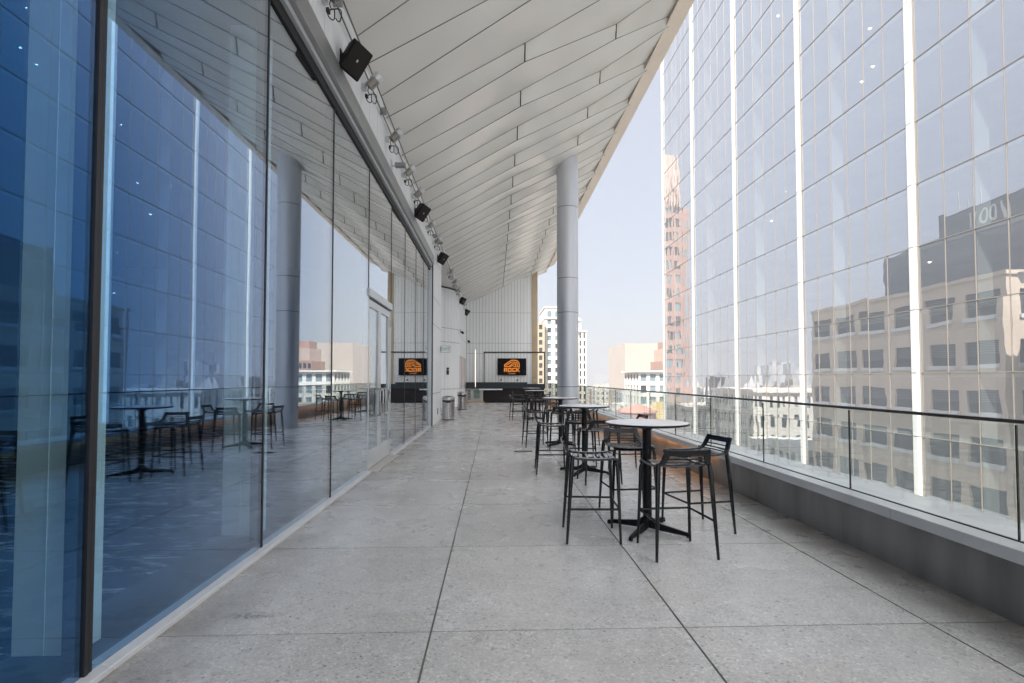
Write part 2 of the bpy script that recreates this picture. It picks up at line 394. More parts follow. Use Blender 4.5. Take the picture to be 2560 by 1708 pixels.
rl = thing('glass_railing', 'frameless clear glass railing with a thin dark handrail on the parapet', 'railing', (3.31, 10, .475))
for k in range(-7, 22):
    a = .08 + k * P + .006; b = a + P - .012
    if b > 33.3: break
    w = MB(); w.box(3.305, 3.317, a, b, .44, 1.215); part(w, 'glass_panel', M['rglass'], rl)
    w = MB(); w.box(3.304, 3.318, b + .003, b + .009, .48, 1.205); part(w, 'edge_seal', M['black'], rl)
w = MB(); w.box(3.292, 3.304, -10.7, 33.3, .40, .472); w.box(3.318, 3.333, -10.7, 33.3, .40, .472); part(w, 'gasket', M['black'], rl)
w = MB(); w.box(3.290, 3.332, -10.7, 33.3, 1.216, 1.241); part(w, 'handrail', M['rail'], rl, bevel=.006)

# ------------------------------------------------------------------ terrace building (left): glazing, door, white wall
GX = -2.02
tb = thing('terrace_building', 'glass walled event hall with white ribbed cladding along the left of the terrace', 'building', (-2.05, 6, 0))
GY = [-6.7, -4.83, -2.95, -1.08, .78, 2.65, 4.53, 6.38, 8.2, 9.98, 11.5, 13.1, 14.5, 15.9]
for a, b in zip(GY[:-1], GY[1:]):
    z0 = 2.96 if abs(a - 8.2) < .01 else .035
    w = MB(); w.box(GX - .012, GX, a + .012, b - .012, z0, 4.9); part(w, 'glass_pane', M['glass'], tb)
for a in GY[:-1]:
    if a in (8.2, 9.98): continue
    w = MB(); w.box(GX - .10, GX + .006, a - .011, a + .011, .035, 4.9)
    if abs(a - 2.65) < .1: w.box(GX - .10, GX + .012, a - .045, a - .02, .035, 4.9)
    part(w, 'mullion', M['mull'], tb)
for a in (8.2, 9.98):
    w = MB(); w.box(GX - .10, GX + .006, a - .011, a + .011, 2.96, 4.9); part(w, 'mullion', M['mull'], tb)
for a, b in ((-10, -1.0), (-1.0, 2.72), (2.72, 6.46), (6.46, 8.2), (9.98, 15.9)):
    w = MB(); w.box(-2.09, -1.95, a + .002, b - .002, 0, .034); part(w, 'sill', M['sill'], tb, bevel=.004)
w = MB(); w.box(-2.10, -2.0, -10, 15.9, 4.9, 5.02); part(w, 'head_gasket', M['black'], tb)
w = MB(); w.box(-2.10, -1.955, -10, 15.92, 5.022, 5.085); part(w, 'head_trim', M['frame_l'], tb)
for a, b in ((-10, 2.2), (2.2, 7.1), (7.1, 11.9), (11.9, 16.0)):
    w = MB(); w.box(-2.10, -1.90, a + .002, b - .002, 5.09, 5.36); part(w, 'head_rail', M['alu'], tb, bevel=.006)
w = MB(); w.box(-2.12, -1.97, 15.9, 16.02, 0, 5.0); part(w, 'end_frame', M['frame_l'], tb)
w = MB(); w.box(-2.0, -1.972, 16.025, 16.06, 0, 5.0); part(w, 'end_gasket', M['black'], tb)
# ribbed white wall above the glazing, and the pier beyond it
w = MB(); y = -10
while y < 18.45:
    w.box(-2.2, -1.93 if int((y + 10) / .13) % 4 else -1.933, y + .003, y + .127, 5.37, 6.35); y += .13
part(w, 'upper_wall', M['white'], tb)
w = MB(); w.box(-2.3, -1.945, -10, 18.45, 5.365, 6.5); part(w, 'upper_backing', M['gap'], tb)
w = MB(); y = 16.07
seams = [0, 1.02, 3.25, 4.1, 5.36]
while y < 18.4:
    for a, b in zip(seams[:-1], seams[1:]): w.box(-2.2, -1.93, y + .009, min(y + .22, 18.5) - .009, a + .008, b - .008)
    y += .22
part(w, 'pier_cladding', M['white'], tb)
w = MB(); w.box(-2.3, -1.936, 16.06, 18.49, 0, 5.362); part(w, 'pier_backing', M['gap'], tb)
# hall behind the glass
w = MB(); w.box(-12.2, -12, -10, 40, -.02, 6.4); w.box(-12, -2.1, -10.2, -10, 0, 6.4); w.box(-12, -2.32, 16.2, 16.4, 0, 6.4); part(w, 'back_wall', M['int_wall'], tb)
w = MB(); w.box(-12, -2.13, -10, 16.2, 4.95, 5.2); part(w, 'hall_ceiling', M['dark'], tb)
w = MB(); w.box(-26, -2.0, -12, 40, 6.5, 9.6); w.box(-26, -12.2, -12, 40, -45, 6.5); w.box(-12.2, -2.35, -12, 34, -45, -.7); part(w, 'unseen_mass', M['whiteb'], tb)  # unseen building mass, upper block added to keep sun off hall and terrace
w = MB(); w.box(-2.0, 3.6, -12, 33.4, -45, -.65); part(w, 'lower_storeys', M['whiteb'], tb)
for yy in (2.84, 4.93):
    w = MB(); w.box(-2.57, -2.24, yy, yy + .18, .02, 4.94); w.box(-2.409, -2.401, yy - .004, yy, .02, 4.94)
    part(w, 'interior_column', M['blind'], tb)
w = MB(); w.box(-12, -2.6, -10, 16.2, -.6, .004); tag(w.build('carpet', M['carpet']), kind='structure')
w = MB(); w.box(-2.6, -2.1, -10, 16.2, -.6, .012); tag(w.build('carpet_border', M['border']), kind='structure')
# double door
def door_leaf(y0, y1):
    f = MB(); zt = 2.80; t0, t1 = -2.085, -2.035
    f.box(t0, t1, y0, y0 + .10, .03, zt); f.box(t0, t1, y1 - .10, y1, .03, zt); f.box(t0, t1, y0 + .1, y1 - .1, .03, .33); f.box(t0, t1, y0 + .1, y1 - .1, zt - .12, zt)
    d = part(f, 'door', M['frame_l'], tb, bevel=.003)
    g = MB(); g.box(-2.066, -2.054, y0 + .1, y1 - .1, .33, zt - .12); g = g.build('door_pane', M['dglass'], d); g.matrix_parent_inverse = p_inv(tb) @ Matrix()
    g.matrix_parent_inverse = Matrix()
    return d
d1 = door_leaf(8.24, 9.085); d2 = door_leaf(9.095, 9.94)
for d, yy, s in ((d1, 8.98, -1), (d2, 9.20, 1)):
    h = MB(); z0, z1 = .86, 1.32
    h.tube([(-2.04, yy, z0), (-1.955, yy, z0), (-1.945, yy, z0 + .02), (-1.945, yy, z1 - .02), (-1.955, yy, z1), (-2.04, yy, z1)], .016, 10)
    h.tube([(-1.945, yy, z0 + .02), (-1.945, yy + s * .22, z0 + .02), (-1.945, yy + s * .24, z0 + .05), (-1.945, yy + s * .24, z1 - .05), (-1.945, yy + s * .22, z1 - .02), (-1.945, yy, z1 - .02)], .016, 10)
    h.build('handle', M['steel'], d)
for zz in (.35, 1.2, 2.5):
    h = MB(); h.tube([(-2.02, 9.95, zz), (-2.02, 9.95, zz + .14)], .014, 8); h.build('hinge', M['steel'], d2)
w = MB(); w.box(-2.1, -1.99, 8.2, 9.98, 2.83, 2.955); part(w, 'door_head', M['frame_l'], tb, bevel=.004)
w = MB(); w.box(-2.1, -2.02, 8.19, 8.235, 0, 2.83); part(w, 'door_frame', M['frame_l'], tb)
w = MB(); w.box(-2.1, -2.02, 9.945, 9.985, 0, 2.83); part(w, 'door_frame', M['frame_l'], tb)
w = MB(); w.box(-2.1, -1.86, 8.2, 9.98, 0, .022); part(w, 'threshold', M['cooler'], tb, bevel=.004)

# recessed wall further along (bulging panels) with its soffit
rw = thing('panelled_wall', 'white panelled wall with vertical seams beside the two steel bins', 'wall', (-2.3, 22, 0))
def plan(t):                                    # plan curve of the bulging wall, Y 18.6 .. 32.6
    pts = [(-5.0, 23.9), (-3.9, 24.4), (-3.0, 25.05), (-2.35, 25.9), (-1.95, 26.6), (-1.83, 27.0), (-1.80, 29.5), (-1.79, 32.7)]
    for (x0, y0), (x1, y1) in zip(pts[:-1], pts[1:]):
        if t <= y1: return x0 + (x1 - x0) * (t - y0) / (y1 - y0)
    return pts[-1][0]
def face_strips(mb, zs, gap, off=0):            # the slanted part: panels of equal width along the curve
    pts = [Vector((-5.0, 23.9)), Vector((-3.9, 24.4)), Vector((-3.0, 25.05)), Vector((-2.35, 25.9)), Vector((-1.95, 26.6)), Vector((-1.83, 27.0))]
    for a, b in zip(pts[:-1], pts[1:]):
        n = max(1, round((b - a).length / .27)); d = (b - a).normalized(); nn = Vector((-d.y, d.x)) * .15
        for q in range(n):
            p0 = a + (b - a) * (q / n) + d * gap - nn * off; p1 = a + (b - a) * ((q + 1) / n) - d * gap - nn * off
            for z0, z1 in zip(zs[:-1], zs[1:]): mb.prism([tuple(p0), tuple(p1), tuple(p1 + nn), tuple(p0 + nn)], z0 + (.009 if gap else 0), z1 - (.009 if gap else 0))
def strip_wall(mb, ya, yb, step, z_of, off=0, gap=.014):
    y = ya
    while y < yb - .02:
        y2 = min(y + step, yb)
        a = (plan(y) + off, y + gap); b = (plan(y2) + off, y2 - gap)
        zs = z_of(y)
        for z0, z1 in zip(zs[:-1], zs[1:]):
            mb.prism([a, b, (b[0] - .3, b[1]), (a[0] - .3, a[1])], z0 + .008, z1 - .008)
        y = y2
w = MB(); face_strips(w, [0, .97, 3.36, 4.07, 6.12], .008)
strip_wall(w, 27.0, 32.7, .42, lambda y: [0, .95, 2.7, 3.75, 6.2]); part(w, 'cladding', M['white'], rw)
w = MB(); face_strips(w, [0, 6.1], 0, -.07); strip_wall(w, 27.0, 32.7, 1.0, lambda y: [0, 6.1], off=-.008, gap=0); part(w, 'backing', M['gap'], rw)
w = MB(); w.box(-5.1, -1.86, 18.5, 27.0, 6.16, 6.3); part(w, 'niche_ceiling', M['soffit'], rw)
w = MB(); w.tube([(-5.0, 23.9, 6.12), (-3.9, 24.4, 6.12), (-3.0, 25.05, 6.12), (-2.35, 25.9, 6.12), (-1.95, 26.6, 6.12), (-1.83, 27.0, 6.12)], .035, 6); part(w, 'top_trim', M['black'], rw)
w = MB(); w.box(-5.2, -5.05, 18.5, 27, 0, 6.5); part(w, 'recess_back', M['soffit'], rw)
for k in range(5):
    yy = 27.0 + k * 1.05
    w = MB(); w.box(-1.9, plan(yy) + .012, yy, yy + .34, 1.0, 2.72); part(w, 'wood_slat', M['pinkst'], rw)

# ------------------------------------------------------------------ end wall with bar
EY = 32.7
ew = thing('end_wall', 'tall white panelled wall closing the far end of the terrace behind the screen', 'wall', (.3, EY, 0))
w = MB(); x = -1.78; i = 0
while x < 2.40:
    x2 = min(x + .205, 2.42)
    zt = Zs((x + x2) / 2) + .25
    zs = [0, 3.12, 3.78, 5.75, zt] if x < 9 else [0, zt]
    for z0, z1 in zip(zs[:-1], zs[1:]):
        if z1 > z0 + .05: w.box(x + .007, x2 - .007, EY - (0 if i % 3 else .004), EY + .12, z0 + .007, z1 - .007)
    x = x2; i += 1
part(w, 'cladding', M['white'], ew)
w = MB(); w.add([(-1.8, EY + .02, 0), (2.42, EY + .02, 0), (2.42, EY + .02, Zs(2.42) + .3), (-1.8, EY + .02, Zs(-1.8) + .3), (-1.8, EY + .4, 0), (2.42, EY + .4, 0), (2.42, EY + .4, Zs(2.42) + .3), (-1.8, EY + .4, Zs(-1.8) + .3)],
               [(0, 1, 2, 3), (7, 6, 5, 4), (0, 4, 5, 1), (1, 5, 6, 2), (2, 6, 7, 3), (3, 7, 4, 0)]); part(w, 'backing', M['gap'], ew)
w = MB()
for z0, z1 in ((0, 2.0), (2.0, 4.1), (4.1, 6.2), (6.2, Zs(2.6) + .2)): w.box(2.425, 2.80, EY - .03, EY + .42, z0 + .004, z1 - .004)
part(w, 'stone_pier', M['tan'], ew)

bar = thing('bar_counter', 'long bar counter with a black top band and dark brown front at the terrace end', 'bar counter', (.7, 31.5, 0))
w = MB(); w.box(-.66, 3.12, 31.56, 32.4, .09, .88); part(w, 'front', M['bar_front'], bar)
w = MB(); w.box(-1.74, 2.05, 31.45, 32.45, .885, 1.27); part(w, 'upper_counter', M['bar_top'], bar, bevel=.008)
w = MB(); w.box(2.055, 3.16, 31.46, 32.45, .885, 1.17); part(w, 'lower_counter', M['bar_top'], bar, bevel=.008)
w = MB(); w.box(-.6, 3.10, 31.62, 32.4, 0, .088); part(w, 'plinth', M['black'], bar)
cool = thing('bottle_cooler', 'small steel cooler with a glass door tucked under the left end of the bar', 'cooler', (-1.2, 31.9, 0))
w = MB(); w.box(-1.72, -.68, 31.6, 32.4, .1, .88); part(w, 'cabinet', M['cooler'], cool, bevel=.01)
w = MB(); w.box(-1.36, -.80, 31.565, 31.6, .16, .86); o = part(w, 'door', M['cooler'], cool, bevel=.006)
g = MB(); g.box(-1.28, -.90, 31.555, 31.566, .26, .78); g.build('glass', M['cooler_glass'], o)
g = MB(); g.box(-1.27, -.91, 31.548, 31.556, .5, .515); g.build('shelf', M['cooler'], o)
w = MB()
for k in range(7): w.box(-1.66, -1.46, 31.59, 31.602, .2 + k * .09, .25 + k * .09)
part(w, 'vent', M['black'], cool)
w = MB(); w.box(-1.72, -.6, 31.5, 32.4, 0, .098); part(w, 'base', M['tan'], cool)
sh = thing('flip_up_shelf', 'narrow white shelf sticking out from the front of the bar', 'shelf', (-.2, 31.3, .8))
w = MB(); w.box(-.93, .50, 31.12, 31.44, .80, .87); part(w, 'board', M['wshelf'], sh, bevel=.004)
w = MB(); w.box(-.6, -.56, 31.2, 31.55, .70, .798); w.box(.1, .14, 31.2, 31.55, .70, .798); part(w, 'bracket', M['black'], sh)

tap = thing('beer_tap', 'small steel tap standing on the right end of the bar counter', 'tap', (2.55, 31.8, 1.17))
w = MB(); w.tube([(2.55, 31.8, 1.17), (2.55, 31.8, 1.45), (2.5, 31.8, 1.5), (2.44, 31.8, 1.5)], .018, 8); part(w, 'spout', M['steel'], tap)
w = MB(); w.tube([(2.55, 31.8, 1.5), (2.56, 31.8, 1.58)], .02, 8); part(w, 'lever', M['black'], tap)

pf = thing('pipe_frame', 'black square pipe frame arching over the bar in front of the screen', 'frame', (1.2, 31.6, 1.2))
w = MB(); w.box(-.66, -.60, 31.5, 31.56, 1.27, 3.09); part(w, 'post', M['black'], pf)
w = MB(); w.box(3.10, 3.16, 31.5, 31.56, 1.17, 3.09); part(w, 'post', M['black'], pf)
w = MB(); w.box(-.66, 3.16, 31.5, 31.56, 3.09, 3.17); part(w, 'beam', M['black'], pf)
lt = thing('tube_light', 'lit vertical white light tube standing by the cooler end of the bar', 'light', (-1.16, 31.5, .9))
w = MB(); w.tube([(-1.16, 31.41, 1.0), (-1.16, 31.41, 3.3)], .019, 8); part(w, 'tube', M['led'], lt)
w = MB(); w.tube([(-1.16, 31.41, .90), (-1.16, 31.41, .998)], .034, 8); part(w, 'holder', M['flood'], lt)

# wall screen with its picture
tv = thing('wall_screen', 'wide black screen showing an orange logo with the words ROCK Events', 'screen', (1.14, EY - .1, 2.25))
SX0, SX1, SZ0, SZ1 = .215, 2.06, 1.71, 2.80
w = MB(); w.box(SX0, SX1, EY - .10, EY - .03, SZ0, SZ1); part(w, 'panel', M['screen'], tv, bevel=.006)
w = MB(); w.box(SX0 + .5, SX1 - .5, EY - .03, EY - .001, SZ0 + .3, SZ1 - .3); part(w, 'bracket', M['black'], tv)
def px(x, y):      # logo drawing coordinates to the screen face
    return Vector((SX0 + (x - 250) / 1245 * (SX1 - SX0), 0, SZ1 - (y - 485) / 735 * (SZ1 - SZ0)))
def stroke(mb, pts, th, y, closed=False):
    q = [px(*p) for p in pts]; n = len(q); L_, R_ = [], []
    for i in range(n):
        a = q[i - 1] if (i or closed) else None; b = q[(i + 1) % n] if (i < n - 1 or closed) else None
        d1 = (q[i] - a).normalized() if a is not None else None; d2 = (b - q[i]).normalized() if b is not None else None
        if d1 is None: d1 = d2
        if d2 is None: d2 = d1
        n1 = Vector((-d1.z, 0, d1.x)); n2 = Vector((-d2.z, 0, d2.x)); m_ = (n1 + n2)
        m_ = m_.normalized() if m_.length > .1 else n1
        s = min(th / 2 / max(m_.dot(n1), .35), th)
        L_.append(q[i] + m_ * s); R_.append(q[i] - m_ * s)
    rng = range(n if closed else n - 1)
    for i in rng:
        j = (i + 1) % n
        vs = [L_[i], L_[j], R_[j], R_[i]]
        f = [(v.x, y, v.z) for v in vs] + [(v.x, y + .003, v.z) for v in vs]
        mb.add(f, [(0, 1, 2, 3), (7, 6, 5, 4), (0, 4, 5, 1), (1, 5, 6, 2), (2, 6, 7, 3), (3, 7, 4, 0)])
YS = EY - .1045
w = MB(); T = .052
stroke(w, [(1188, 872), (1188, 740), (1165, 660), (1110, 600), (1030, 572), (860, 562), (553, 762), (553, 842), (735, 842), (885, 728), (1035, 728), (1035, 866)], T, YS)
stroke(w, [(1188, 852), (1108, 852), (1108, 725), (1065, 655), (870, 645), (610, 792)], T * .85, YS + .001)
stroke(w, [(770, 862), (892, 792), (1015, 852)], T * .8, YS + .002)
part(w, 'logo', M['orange'], tv)
w = MB(); T2 = .056
stroke(w, [(545, 1068), (545, 920), (655, 920), (655, 990), (565, 990)], T2, YS); stroke(w, [(610, 990), (668, 1068)], T2, YS + .001)
stroke(w, [(725, 920), (835, 920), (835, 1045), (725, 1045)], T2, YS, True)
stroke(w, [(1015, 945), (1015, 918), (905, 918), (905, 1045), (1015, 1045), (1015, 1010)], T2, YS)
stroke(w, [(1075, 895), (1075, 1068)], T2, YS); stroke(w, [(1195, 900), (1100, 980), (1200, 1066)], T2 * .95, YS + .001)
part(w, 'lettering', M['orange'], tv)
def text_mesh(name, body, size, m, parent, loc, rot, ext=.002, align='CENTER', shear=0):
    c = bpy.data.curves.new(name, 'FONT'); c.body = body; c.size = size; c.extrude = ext; c.align_x = align; c.align_y = 'CENTER'; c.shear = shear
    o = bpy.data.objects.new(name, c); link(o); bpy.context.view_layer.update()
    me = bpy.data.meshes.new_from_object(o.evaluated_get(bpy.context.evaluated_depsgraph_get())); bpy.data.objects.remove(o)
    me.name = name; me.materials.clear(); me.materials.append(m)
    q = bpy.data.objects.new(name, me); link(q); q.parent = parent; q.matrix_parent_inverse = p_inv(parent); q.location = loc; q.rotation_euler = rot; return q
c = px(870, 1135); text_mesh('small_lettering', 'Events', .17, M['pale_orange'], tv, (c.x, YS, c.z), (R(90), 0, 0))

for xx, lab in ((.43, 'left'), (1.50, 'right')):
    t = thing('wall_outlet', 'small round silver outlet cover on the white wall under the screen\'s %s half' % lab, 'outlet', (xx, EY, 1.42), group='outlet covers under the screen')
    w = MB(); w.lathe([(0, 0), (.07, 0), (.075, .01), (.06, .03), (0, .035)], seg=16); o = w.build('cover', M['steel'], t); o.rotation_euler = (R(90), 0, 0); o.location.y = -.01
    w = MB(); w.box(-.02, .02, -.075, -.045, -.03, .03); w.build('flap', M['black'], t)

# exit sign
ex = thing('exit_sign', 'white edge-lit sign with green EXIT letters projecting from the white pier', 'exit sign', (-1.75, 18.2, 2.55))
w = MB(); w.box(-1.90, -1.58, 18.18, 18.215, 2.44, 2.67); part(w, 'plate', M['exitw'], ex, bevel=.012)
w = MB(); w.box(-1.91, -1.57, 18.216, 18.226, 2.43, 2.68); part(w, 'rim', M['alu'], ex)
w = MB(); w.box(-1.96, -1.90, 18.15, 18.25, 2.46, 2.65); part(w, 'wall_mount', M['alu'], ex, bevel=.005)
text_mesh('lettering', 'EXIT', .15, M['exitg'], ex, (-1.735, 18.177, 2.555), (R(90), 0, 0))
kp = thing('wall_panel', 'small black notice panel on the white wall above the bins', 'panel', (-2.36, 25.86, 1.88), R(52))
w = MB(); w.obox((-2.36, 25.87, 1.88), (.6, .8, 0), (.8, -.6, 0), (0, 0, 1), .15, .05, .36); part(w, 'plate', M['black'], kp, bevel=.004)
w = MB(); w.obox((-2.36 + .021, 25.87 - .016, 1.93), (.6, .8, 0), (.8, -.6, 0), (0, 0, 1), .07, .006, .09); w.obox((-2.36 + .021, 25.87 - .016, 1.76), (.6, .8, 0), (.8, -.6, 0), (0, 0, 1), .1, .006, .015); part(w, 'marking', M['pinkst'], kp)
lv = thing('low_outlet', 'small grey outlet plate low on the white pier near the first bin', 'outlet', (-1.93, 17.4, .4))
w = MB(); w.box(-1.935, -1.915, 17.3, 17.5, .28, .5); part(w, 'plate', M['alu'], lv, bevel=.003)
w = MB(); w.box(-1.916, -1.91, 17.35, 17.45, .31, .38); w.box(-1.916, -1.91, 17.35, 17.45, .40, .47); part(w, 'socket', M['black'], lv)
for loc, lab in (((-1.80, 27.1, 4.0), 'small security camera on the bulging white wall above the slats'), ((-1.72, 32.3, 3.9), 'small security camera in the far corner beside the end wall')):
    t = thing('security_camera', lab, 'camera', loc)
    w = MB(); w.box(-.06, .02, -.05, .05, -.07, .13); w.build('bracket', M['frame_l'], t)
    w = MB(); w.tube([(.02, 0, .02), (.12, -.02, -.03)], .025, 8); w.build('arm', M['frame_l'], t)
    w = MB(); w.tube([(.06, .06, -.0), (.14, -.16, -.09)], .06, 10); w.build('body', M['speaker_black'] if 'speaker_black' in M else M['spk'], t)

# ------------------------------------------------------------------ canopy
cn = thing('canopy', 'huge sloping white canopy of folded panels over the terrace with a beige edge', 'canopy', (1, 10, 6))
BX = [-1.96, .55, 2.38, 3.62]
RY = [8.62, 9.0, 9.65, 10.1]                  # first riser of each boundary
AMP = [.10, .15, .13, .07]
GAPY = [.36, .08, .06, .12]
sf = MB(); edges = MB(); tick = MB()
def T_(b, k): return Vector((BX[b], RY[b] + k * P, Zs(BX[b]) + AMP[b]))
def B_(b, k): return Vector((BX[b], RY[b] + k * P + GAPY[b], Zs(BX[b]) - AMP[b]))
def lerp(a, b, t): return a + (b - a) * t
def patch(a, b, c, d, n=10):                   # ruled patch a-b at one boundary, d-c at the next
    vs = []
    for i in range(n + 1):
        for j in range(3):
            vs.append(lerp(lerp(a, b, j / 2), lerp(d, c, j / 2), i / n))
    sf.add(vs, [(i * 3 + j, i * 3 + j + 1, i * 3 + j + 4, i * 3 + j + 3) for i in range(n) for j in range(2)], True)
    # a raised return along the panel's leading edge
def seam(a, b, wdt=.010):
    d = (b - a).normalized(); u = d.cross(Vector((0, 0, 1))).normalized(); nz = u.cross(d)
    edges.obox((a + b) / 2 - nz * 0.001, d, u, nz, (b - a).length, wdt, .012)
K0, K1 = -13, 17
for k in range(K0, K1):
    for b in range(3):
        # wide side at boundary b: from B_(k) to T_(k+1); narrow side: T_(k+1) to B_(k+1)
        off = [0, -1, 0][b]
        if b == 0:
            patch(B_(0, k), T_(0, k + 1), B_(1, k), T_(1, k)) if False else patch(B_(0, k), T_(0, k + 1), B_(1, k + 0), T_(1, k + 0))
            patch(T_(0, k + 1), B_(0, k + 1), T_(1, k + 1), B_(1, k))
            wd = .009 if k < 3 else .005; seam(B_(0, k), T_(1, k), wd); seam(T_(0, k + 1), B_(1, k), wd)
        elif b == 1:
            patch(T_(1, k), B_(1, k), T_(2, k), B_(2, k - 1)); patch(B_(1, k), T_(1, k + 1), B_(2, k), T_(2, k))
            seam(T_(1, k), B_(2, k - 1), .006); seam(B_(1, k), T_(2, k), .006)
        else:
            patch(T_(2, k), B_(2, k), T_(3, k), B_(3, k - 1)); patch(B_(2, k), T_(2, k + 1), B_(3, k), T_(3, k))
            seam(T_(2, k), B_(3, k - 1), .004); seam(B_(2, k), T_(3, k), .004)
    for b in (1, 2):
        a, c = T_(b, k), B_(b, k)
        tick = MB(); tick.tube([a, c], .012, 4)
        if a.y > 1: part(tick, 'panel_step', M['black'], cn)
o = raw('soffit', sf, M['soffit'], cn); o.matrix_parent_inverse = p_inv(cn)
o = raw('panel_seams', edges, M['seam'], cn); o.matrix_parent_inverse = p_inv(cn)
# roof deck above, and edge fascia
w = MB(); ya, yb = -11.5, 33.2
def slab(mb, x0, x1, d0, d1, y0, y1):
    mb.add([(x0, y0, Zs(x0) + d0), (x1, y0, Zs(x1) + d0), (x1, y1, Zs(x1) + d0), (x0, y1, Zs(x0) + d0), (x0, y0, Zs(x0) + d1), (x1, y0, Zs(x1) + d1), (x1, y1, Zs(x1) + d1), (x0, y1, Zs(x0) + d1)],
           [(0, 3, 2, 1), (4, 5, 6, 7), (0, 1, 5, 4), (1, 2, 6, 5), (2, 3, 7, 6), (3, 0, 4, 7)])
slab(w, -2.0, 3.9, .32, .6, ya, yb); part(w, 'roof', M['dark'], cn)
w = MB(); y = ya; i = 0
while y < yb:
    y2 = min(y + 2.28, yb)
    w.add([(3.56, y + .004, 8.82), (3.98, y + .004, 9.03), (3.98, y2 - .004, 9.03), (3.56, y2 - .004, 8.82),
           (3.56, y + .004, 9.3), (3.98, y + .004, 9.6), (3.98, y2 - .004, 9.6), (3.56, y2 - .004, 9.3)],
          [(0, 3, 2, 1), (4, 5, 6, 7), (0, 1, 5, 4), (1, 2, 6, 5), (2, 3, 7, 6), (3, 0, 4, 7)])
    y = y2
part(w, 'fascia', M['fascia'], cn)

# column
col = thing('round_column', 'thick silver grey round column carrying the canopy beside the railing', 'column', (2.3, 15.8, 0))
for z0, z1 in ((0, 1.25), (1.25, 3.55), (3.55, 4.62), (4.62, 6.85), (6.85, 8.6)):
    w = MB(); r = .335
    w.lathe([(r - .01, z0 + .007), (r, z0 + .008), (r, z1 - .008), (r - .01, z1 - .007)], seg=64); w.build('casing', M['column'], col)
w = MB(); w.lathe([(r - .006, 0), (r - .006, 8.7)], seg=48); w.build('core', M['black'], col)
w = MB(); w.lathe([(r + .012, 0), (r + .012, .05), (r, .055)], seg=48); w.build('base_ring', M['column'], col)

# ------------------------------------------------------------------ light rails, floodlights, speakers
rails = thing('cable_rail', 'pair of thin dark rails running along the top of the white wall under the canopy', 'rail', (-1.87, 8, 6.1))
for zz, xx in ((5.96, -1.885), (6.06, -1.83)):
    w = MB(); w.tube([(xx, -10, zz), (xx, 18, zz), (xx + .02, 31.5, zz - .1)], .011, 6); part(w, 'rail', M['rail'], rails)
w = MB(); w.tube([(-1.885, 18.5, 5.97), (-1.86, 26.5, 5.92)], .03, 8); part(w, 'conduit', M['frame_l'], rails)
for k in range(14):
    w = MB(); w.box(-1.94, -1.82, -4 + k * 2.5, -3.97 + k * 2.5, 5.95, 6.07); part(w, 'clip', M['alu'], rails)

def flood():
    t = thing('floodlight', 'first', 'floodlight', (-1.9, 7, 5.85), group='floodlights along the white wall')
    w = MB(); w.box(-.03, .03, -.05, .05, -.05, .05); w.build('mount', M['frame_l'], t, bevel=.004)
    w = MB(); w.tube([(.02, 0, .02), (.1, 0, .05)], .018, 8); w.build('arm', M['flood'], t)
    w = MB()
    ax = Vector((.55, .1, .62)).normalized(); c0 = Vector((.09, 0, .0))
    u = ax.cross(Vector((0, 1, 0))).normalized(); v = ax.cross(u)
    for k in range(6):
        c = c0 + ax * (k * .026); w.tube([c, c + ax * .012], .082 if k < 5 else .09, 16)
    w.tube([c0, c0 + ax * .16], .06, 12)
    h = w.build('housing', M['flood'], t)
    w = MB(); c = c0 + ax * .162; w.tube([c, c + ax * .10], [.088, .088], 18); g = w.build('shade', M['frame_l'], h)
    w = MB(); pts = []
    for k in range(30):
        q = k / 29 * 2 * math.pi * 1.6
        rr = .11 - .03 * math.sin(q * .7)
        pts.append((.07 + rr * math.sin(q) * .62 + .01 * q, .02 + .03 * math.cos(2 * q), -.10 - rr * (1 - math.cos(q)) * .85))
    w.tube([(.09, 0, .02), (.05, .04, -.04)] + pts, .0075, 6); w.build('cable', M['cable'], t)
    w = MB(); w.box(.03, .07, -.03, .03, -.19, -.13); w.build('plug', M['cable'], t, bevel=.004)
    return t
FL = [(5.62, 'floodlight at the very top of the photo with its shade cut by the frame'), (7.34, 'floodlight just past the nearest black speaker with a coiled cable'), (8.96, 'floodlight with a pale shade midway between the first speaker and the small bracket lamp'),
      (10.53, 'floodlight with a hanging cable loop right beside the small bracket lamp'), (11.75, 'floodlight just before the second black speaker'), (12.9, 'floodlight just beyond the second black speaker'),
      (14.2, 'floodlight above the end of the glazing with a pale lens'), (15.8, 'floodlight just before the third black speaker'), (20.4, 'floodlight over the dark recess, nearest of the recess lamps'),
      (22.4, 'floodlight over the middle of the dark recess'), (24.6, 'floodlight over the far end of the dark recess'), (27.4, 'small floodlight just before the fourth black speaker'), (29.4, 'small floodlight between the last two black speakers')]
f0 = flood()
for i, (yy, lab) in enumerate(FL):
    o = f0 if i == 0 else dup(f0)
    o.location = (-1.9 + (.03 if yy > 19 else 0), yy, 5.74 if yy < 18 else 5.72); o['label'] = lab; o.scale = (.86, .86, .86); o.rotation_euler = (0, 0, rnd.uniform(-.25, .25))

